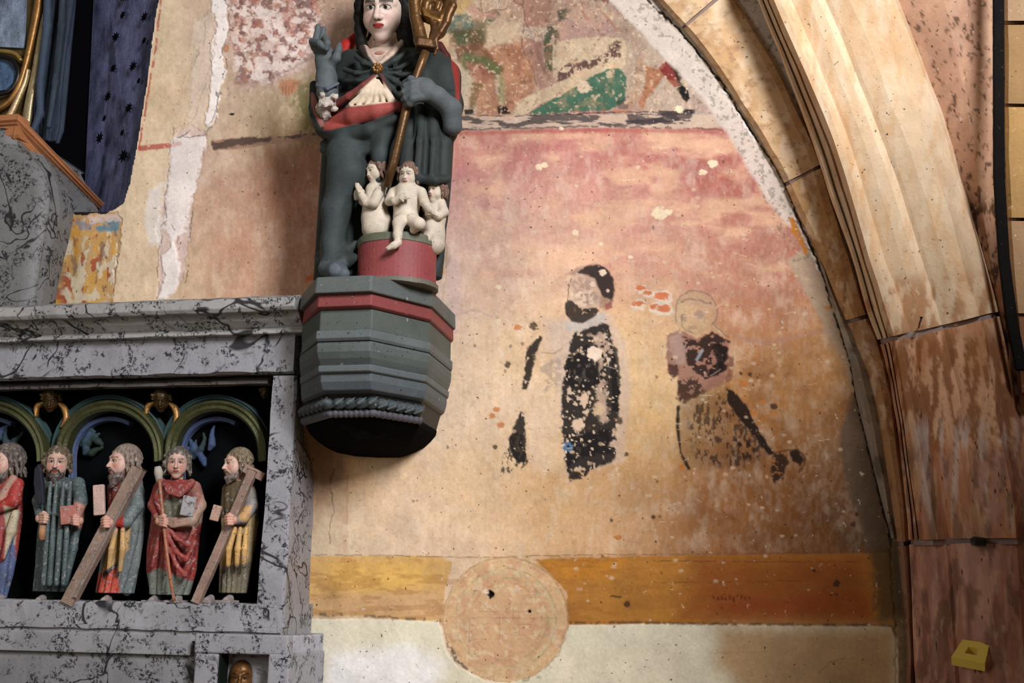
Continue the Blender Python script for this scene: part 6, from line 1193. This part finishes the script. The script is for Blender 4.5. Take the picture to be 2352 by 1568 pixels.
# 2: profile, long hair, heavy squared beam
def d2(P):
    S, W, u = P['S'], P['W'], P['u']; g = (104, 116, 116)
    S.chain([W(312, 1110, 0), W(312, 1160, -0.03), W(290, 1198, -0.08), W(262, 1200, -0.1)], [16*u, 17*u, 13*u, 9*u], g, 0.01)
    S.chain([W(320, 1130, 0.02), W(322, 1200, 0.02), W(306, 1290, 0.0), W(292, 1360, 0.0)], [12*u, 12*u, 11*u, 8*u], (112, 124, 132), 0.01)
    for a, b in ((266, 250), (282, 276)): S.chain([W(a, 1215, -0.09), W(b+6, 1260, -0.095), W(b, 1310, -0.09)], [5*u, 7*u, 5*u], (186, 150, 96), 0.005)
    region(S, [(252, 1216), (300, 1212), (296, 1262), (276, 1276), (268, 1300), (230, 1330), (240, 1280)], (190, 154, 100), 3); region(S, [(222, 1320), (268, 1296), (276, 1366), (222, 1366)], (178, 74, 60), 3)
    region(S, [(236, 1316), (270, 1290), (272, 1298), (236, 1326)], (60, 78, 72), 2); region(S, [(236, 1090), (284, 1090), (256, 1190), (232, 1190)], (110, 44, 38), 3); region(S, [(252, 1180), (284, 1176), (284, 1212), (252, 1216)], (168, 54, 48), 2.5)
    def post():
        t = P['t']; bm_ = box_part('beam', t, W(320, 1074, -0.085), W(156, 1386, -0.135), 31*u, 0.04, (140, 118, 104)); box_part('beam_ridge', bm_, W(300, 1130, -0.12), W(172, 1370, -0.16), 7*u, 0.010, (128, 112, 104))
        S = bounds(222, 1170, 290, 1226, YA-0.2, YA-0.02, 0.0026); hand_on(S, W, 246, 1200, -0.145, u, (200, 152, 132), -1, L=15); S.make('hand', 'skin', t)
        c = W(228, 1148, -0.10); R = rotm(0.25, 0, -0.12); bevel(mk('book', *box8(np.array([c+R@(np.array(q)) for q in ((.026, .012, -.07), (-.026, .012, -.07), (-.026, -.012, -.07), (.026, -.012, -.07), (.026, .012, .07), (-.026, .012, .07), (-.026, -.012, .07), (.026, -.012, .07))])), 'poly', t, (190, 160, 146)), 0.006); feet(P, [242])
    return post
figure('long-haired apostle in profile carrying a heavy squared beam slanting down to the left', 280, (284, 1062), 40, -62, 2, [(1100, 258, 312), (1120, 248, 326), (1180, 250, 330), (1240, 246, 326), (1300, 234, 318), (1362, 224, 304)], (104, 112, 112), (150, 132, 118), (110, 92, 86), d2, seed=2.2, bl=0.5, hl=1.0)
# 3: beardless, red mantle and staff
def d3(P):
    S, W, u = P['S'], P['W'], P['u']; r = (142, 58, 52)
    S.chain([W(446, 1120, -0.01), W(458, 1160, -0.05), W(440, 1196, -0.09), W(398, 1200, -0.11), (W(376, 1190, -0.11))], [16*u, 15*u, 13*u, 11*u, 9*u], (160, 128, 112), 0.01)
    S.chain([W(366, 1120, -0.02), W(352, 1160, -0.05), W(362, 1186, -0.1)], [14*u, 12*u, 9*u], r, 0.01)
    S.chain([W(372, 1106, -0.07), W(392, 1126, -0.11), W(410, 1134, -0.12), W(426, 1122, -0.1), W(440, 1108, -0.07)], [9*u, 9*u, 8*u, 9*u, 9*u], (142, 66, 60), 0.008)
    for p_ in ([(446, 1216), (430, 1250), (406, 1236), (388, 1214)], [(448, 1244), (428, 1284), (404, 1266), (386, 1230)], [(446, 1284), (424, 1320), (404, 1296), (392, 1262)], [(370, 1210), (360, 1260), (350, 1300)], [(384, 1216), (382, 1280), (380, 1318)]): S.chain([W(x, y, -0.096) for x, y in p_], 5*u, (150, 70, 62), 0.012)
    region(S, [(330, 1318), (368, 1304), (400, 1320), (440, 1334), (470, 1330), (470, 1392), (330, 1392)], (116, 122, 112), 3); region(S, [(372, 1150), (402, 1140), (424, 1150), (424, 1186), (380, 1190)], (104, 100, 84), 3)
    region(S, [(404, 1194), (452, 1176), (470, 1120), (480, 1190), (440, 1216), (400, 1214)], (160, 130, 112), 3)
    def post():
        t = P['t']; pts = [W(366, 1100, -0.13), W(372, 1160, -0.14), W(380, 1240, -0.145), W(390, 1320, -0.14), W(400, 1380, -0.12)]; V, Fc = tube(smoothline(pts, 6), 0.0075, 10); stf = mk('staff', V, Fc, 'poly', t, (160, 100, 70), smooth=True)
        V, Fc = tube([W(362, 1072, -0.12), W(364, 1084, -0.12), W(366, 1108, -0.12)], [0.015, 0.02, 0.014], 12); mk('staff_head', V, Fc, 'chalk', stf, (170, 160, 150), smooth=True)
        S = bounds(338, 1172, 404, 1228, YA-0.2, YA-0.02, 0.0026); hand_on(S, W, 372, 1196, -0.145, u, (200, 152, 132), 1, L=15, tilt=0.4); S.make('hand', 'skin', t)
        c = W(432, 1162, -0.115); R = rotm(0.6, 0, 0.12); bevel(mk('book', *box8(np.array([c+R@(np.array(q)) for q in ((.03, .012, -.045), (-.03, .012, -.045), (-.03, -.012, -.045), (.03, -.012, -.045), (.03, .012, .045), (-.03, .012, .045), (-.03, -.012, .045), (.03, -.012, .045))])), 'marble2', t, (150, 146, 146)), 0.004); feet(P, [352, 404])
    return post
figure('young beardless apostle in a red mantle leaning on a thin staff', 400, (408, 1064), 36, -6, 0, [(1102, 382, 436), (1116, 366, 454), (1150, 352, 466), (1200, 350, 460), (1260, 342, 452), (1310, 340, 446), (1366, 346, 430)], (142, 58, 52), (118, 108, 96), None, d3, seed=3.1, hl=0.95, folds=9)
# 4: profile, short hair, beam with a cross arm
def d4(P):
    S, W, u = P['S'], P['W'], P['u']; b = (110, 122, 140)
    S.chain([W(570, 1116, 0), W(578, 1160, -0.03), W(560, 1190, -0.08), W(540, 1196, -0.1)], [15*u, 15*u, 12*u, 9*u], b, 0.01)
    S.chain([W(582, 1140, 0.02), W(584, 1200, 0.02), W(572, 1290, 0.0)], [10*u, 10*u, 7*u], b, 0.01)
    for x0, x1 in ((540, 524), (552, 544), (566, 560)): S.chain([W(x0, 1214, -0.09), W(x1+2, 1260, -0.095), W(x1, 1300, -0.085)], [5*u, 7*u, 5*u], (196, 156, 92), 0.005)
    region(S, [(524, 1212), (574, 1206), (570, 1280), (548, 1300), (512, 1306), (516, 1260)], (198, 158, 96), 3); region(S, [(500, 1300), (550, 1296), (580, 1290), (570, 1372), (500, 1372)], (112, 104, 84), 3)
    region(S, [(506, 1096), (556, 1096), (546, 1150), (520, 1190), (500, 1190)], (84, 70, 48), 3); region(S, [(548, 1160), (580, 1160), (572, 1200), (548, 1196)], (182, 142, 92), 3)
    def post():
        t = P['t']; bm_ = box_part('beam', t, W(582, 1080, -0.07), W(450, 1384, -0.13), 20*u, 0.032, (142, 116, 102)); box_part('beam_arm', bm_, W(562, 1074, -0.07), W(606, 1096, -0.05), 20*u, 0.03, (142, 116, 102))
        S = bounds(504, 1170, 566, 1222, YA-0.2, YA-0.02, 0.0026); hand_on(S, W, 530, 1194, -0.14, u, (200, 152, 132), -1, L=15); S.make('hand', 'skin', t)
        c = W(496, 1178, -0.11); R = rotm(0.3, 0, 0.22); bevel(mk('book', *box8(np.array([c+R@(np.array(q)) for q in ((.02, .012, -.035), (-.02, .012, -.035), (-.02, -.012, -.035), (.02, -.012, -.035), (.02, .012, .035), (-.02, .012, .035), (-.02, -.012, .035), (.02, -.012, .035))])), 'poly', t, (170, 136, 120)), 0.004); feet(P, [478, 522])
    return post
figure('grey-bearded apostle in profile by the right jamb, ochre robe, carrying a slanting cross beam', 545, (545, 1066), 36, -64, 0, [(1104, 524, 570), (1120, 512, 584), (1170, 508, 588), (1220, 510, 586), (1290, 508, 578), (1362, 506, 566)], (150, 130, 90), (128, 112, 88), (118, 104, 92), d4, seed=4.3, bl=0.25, hl=0.75)
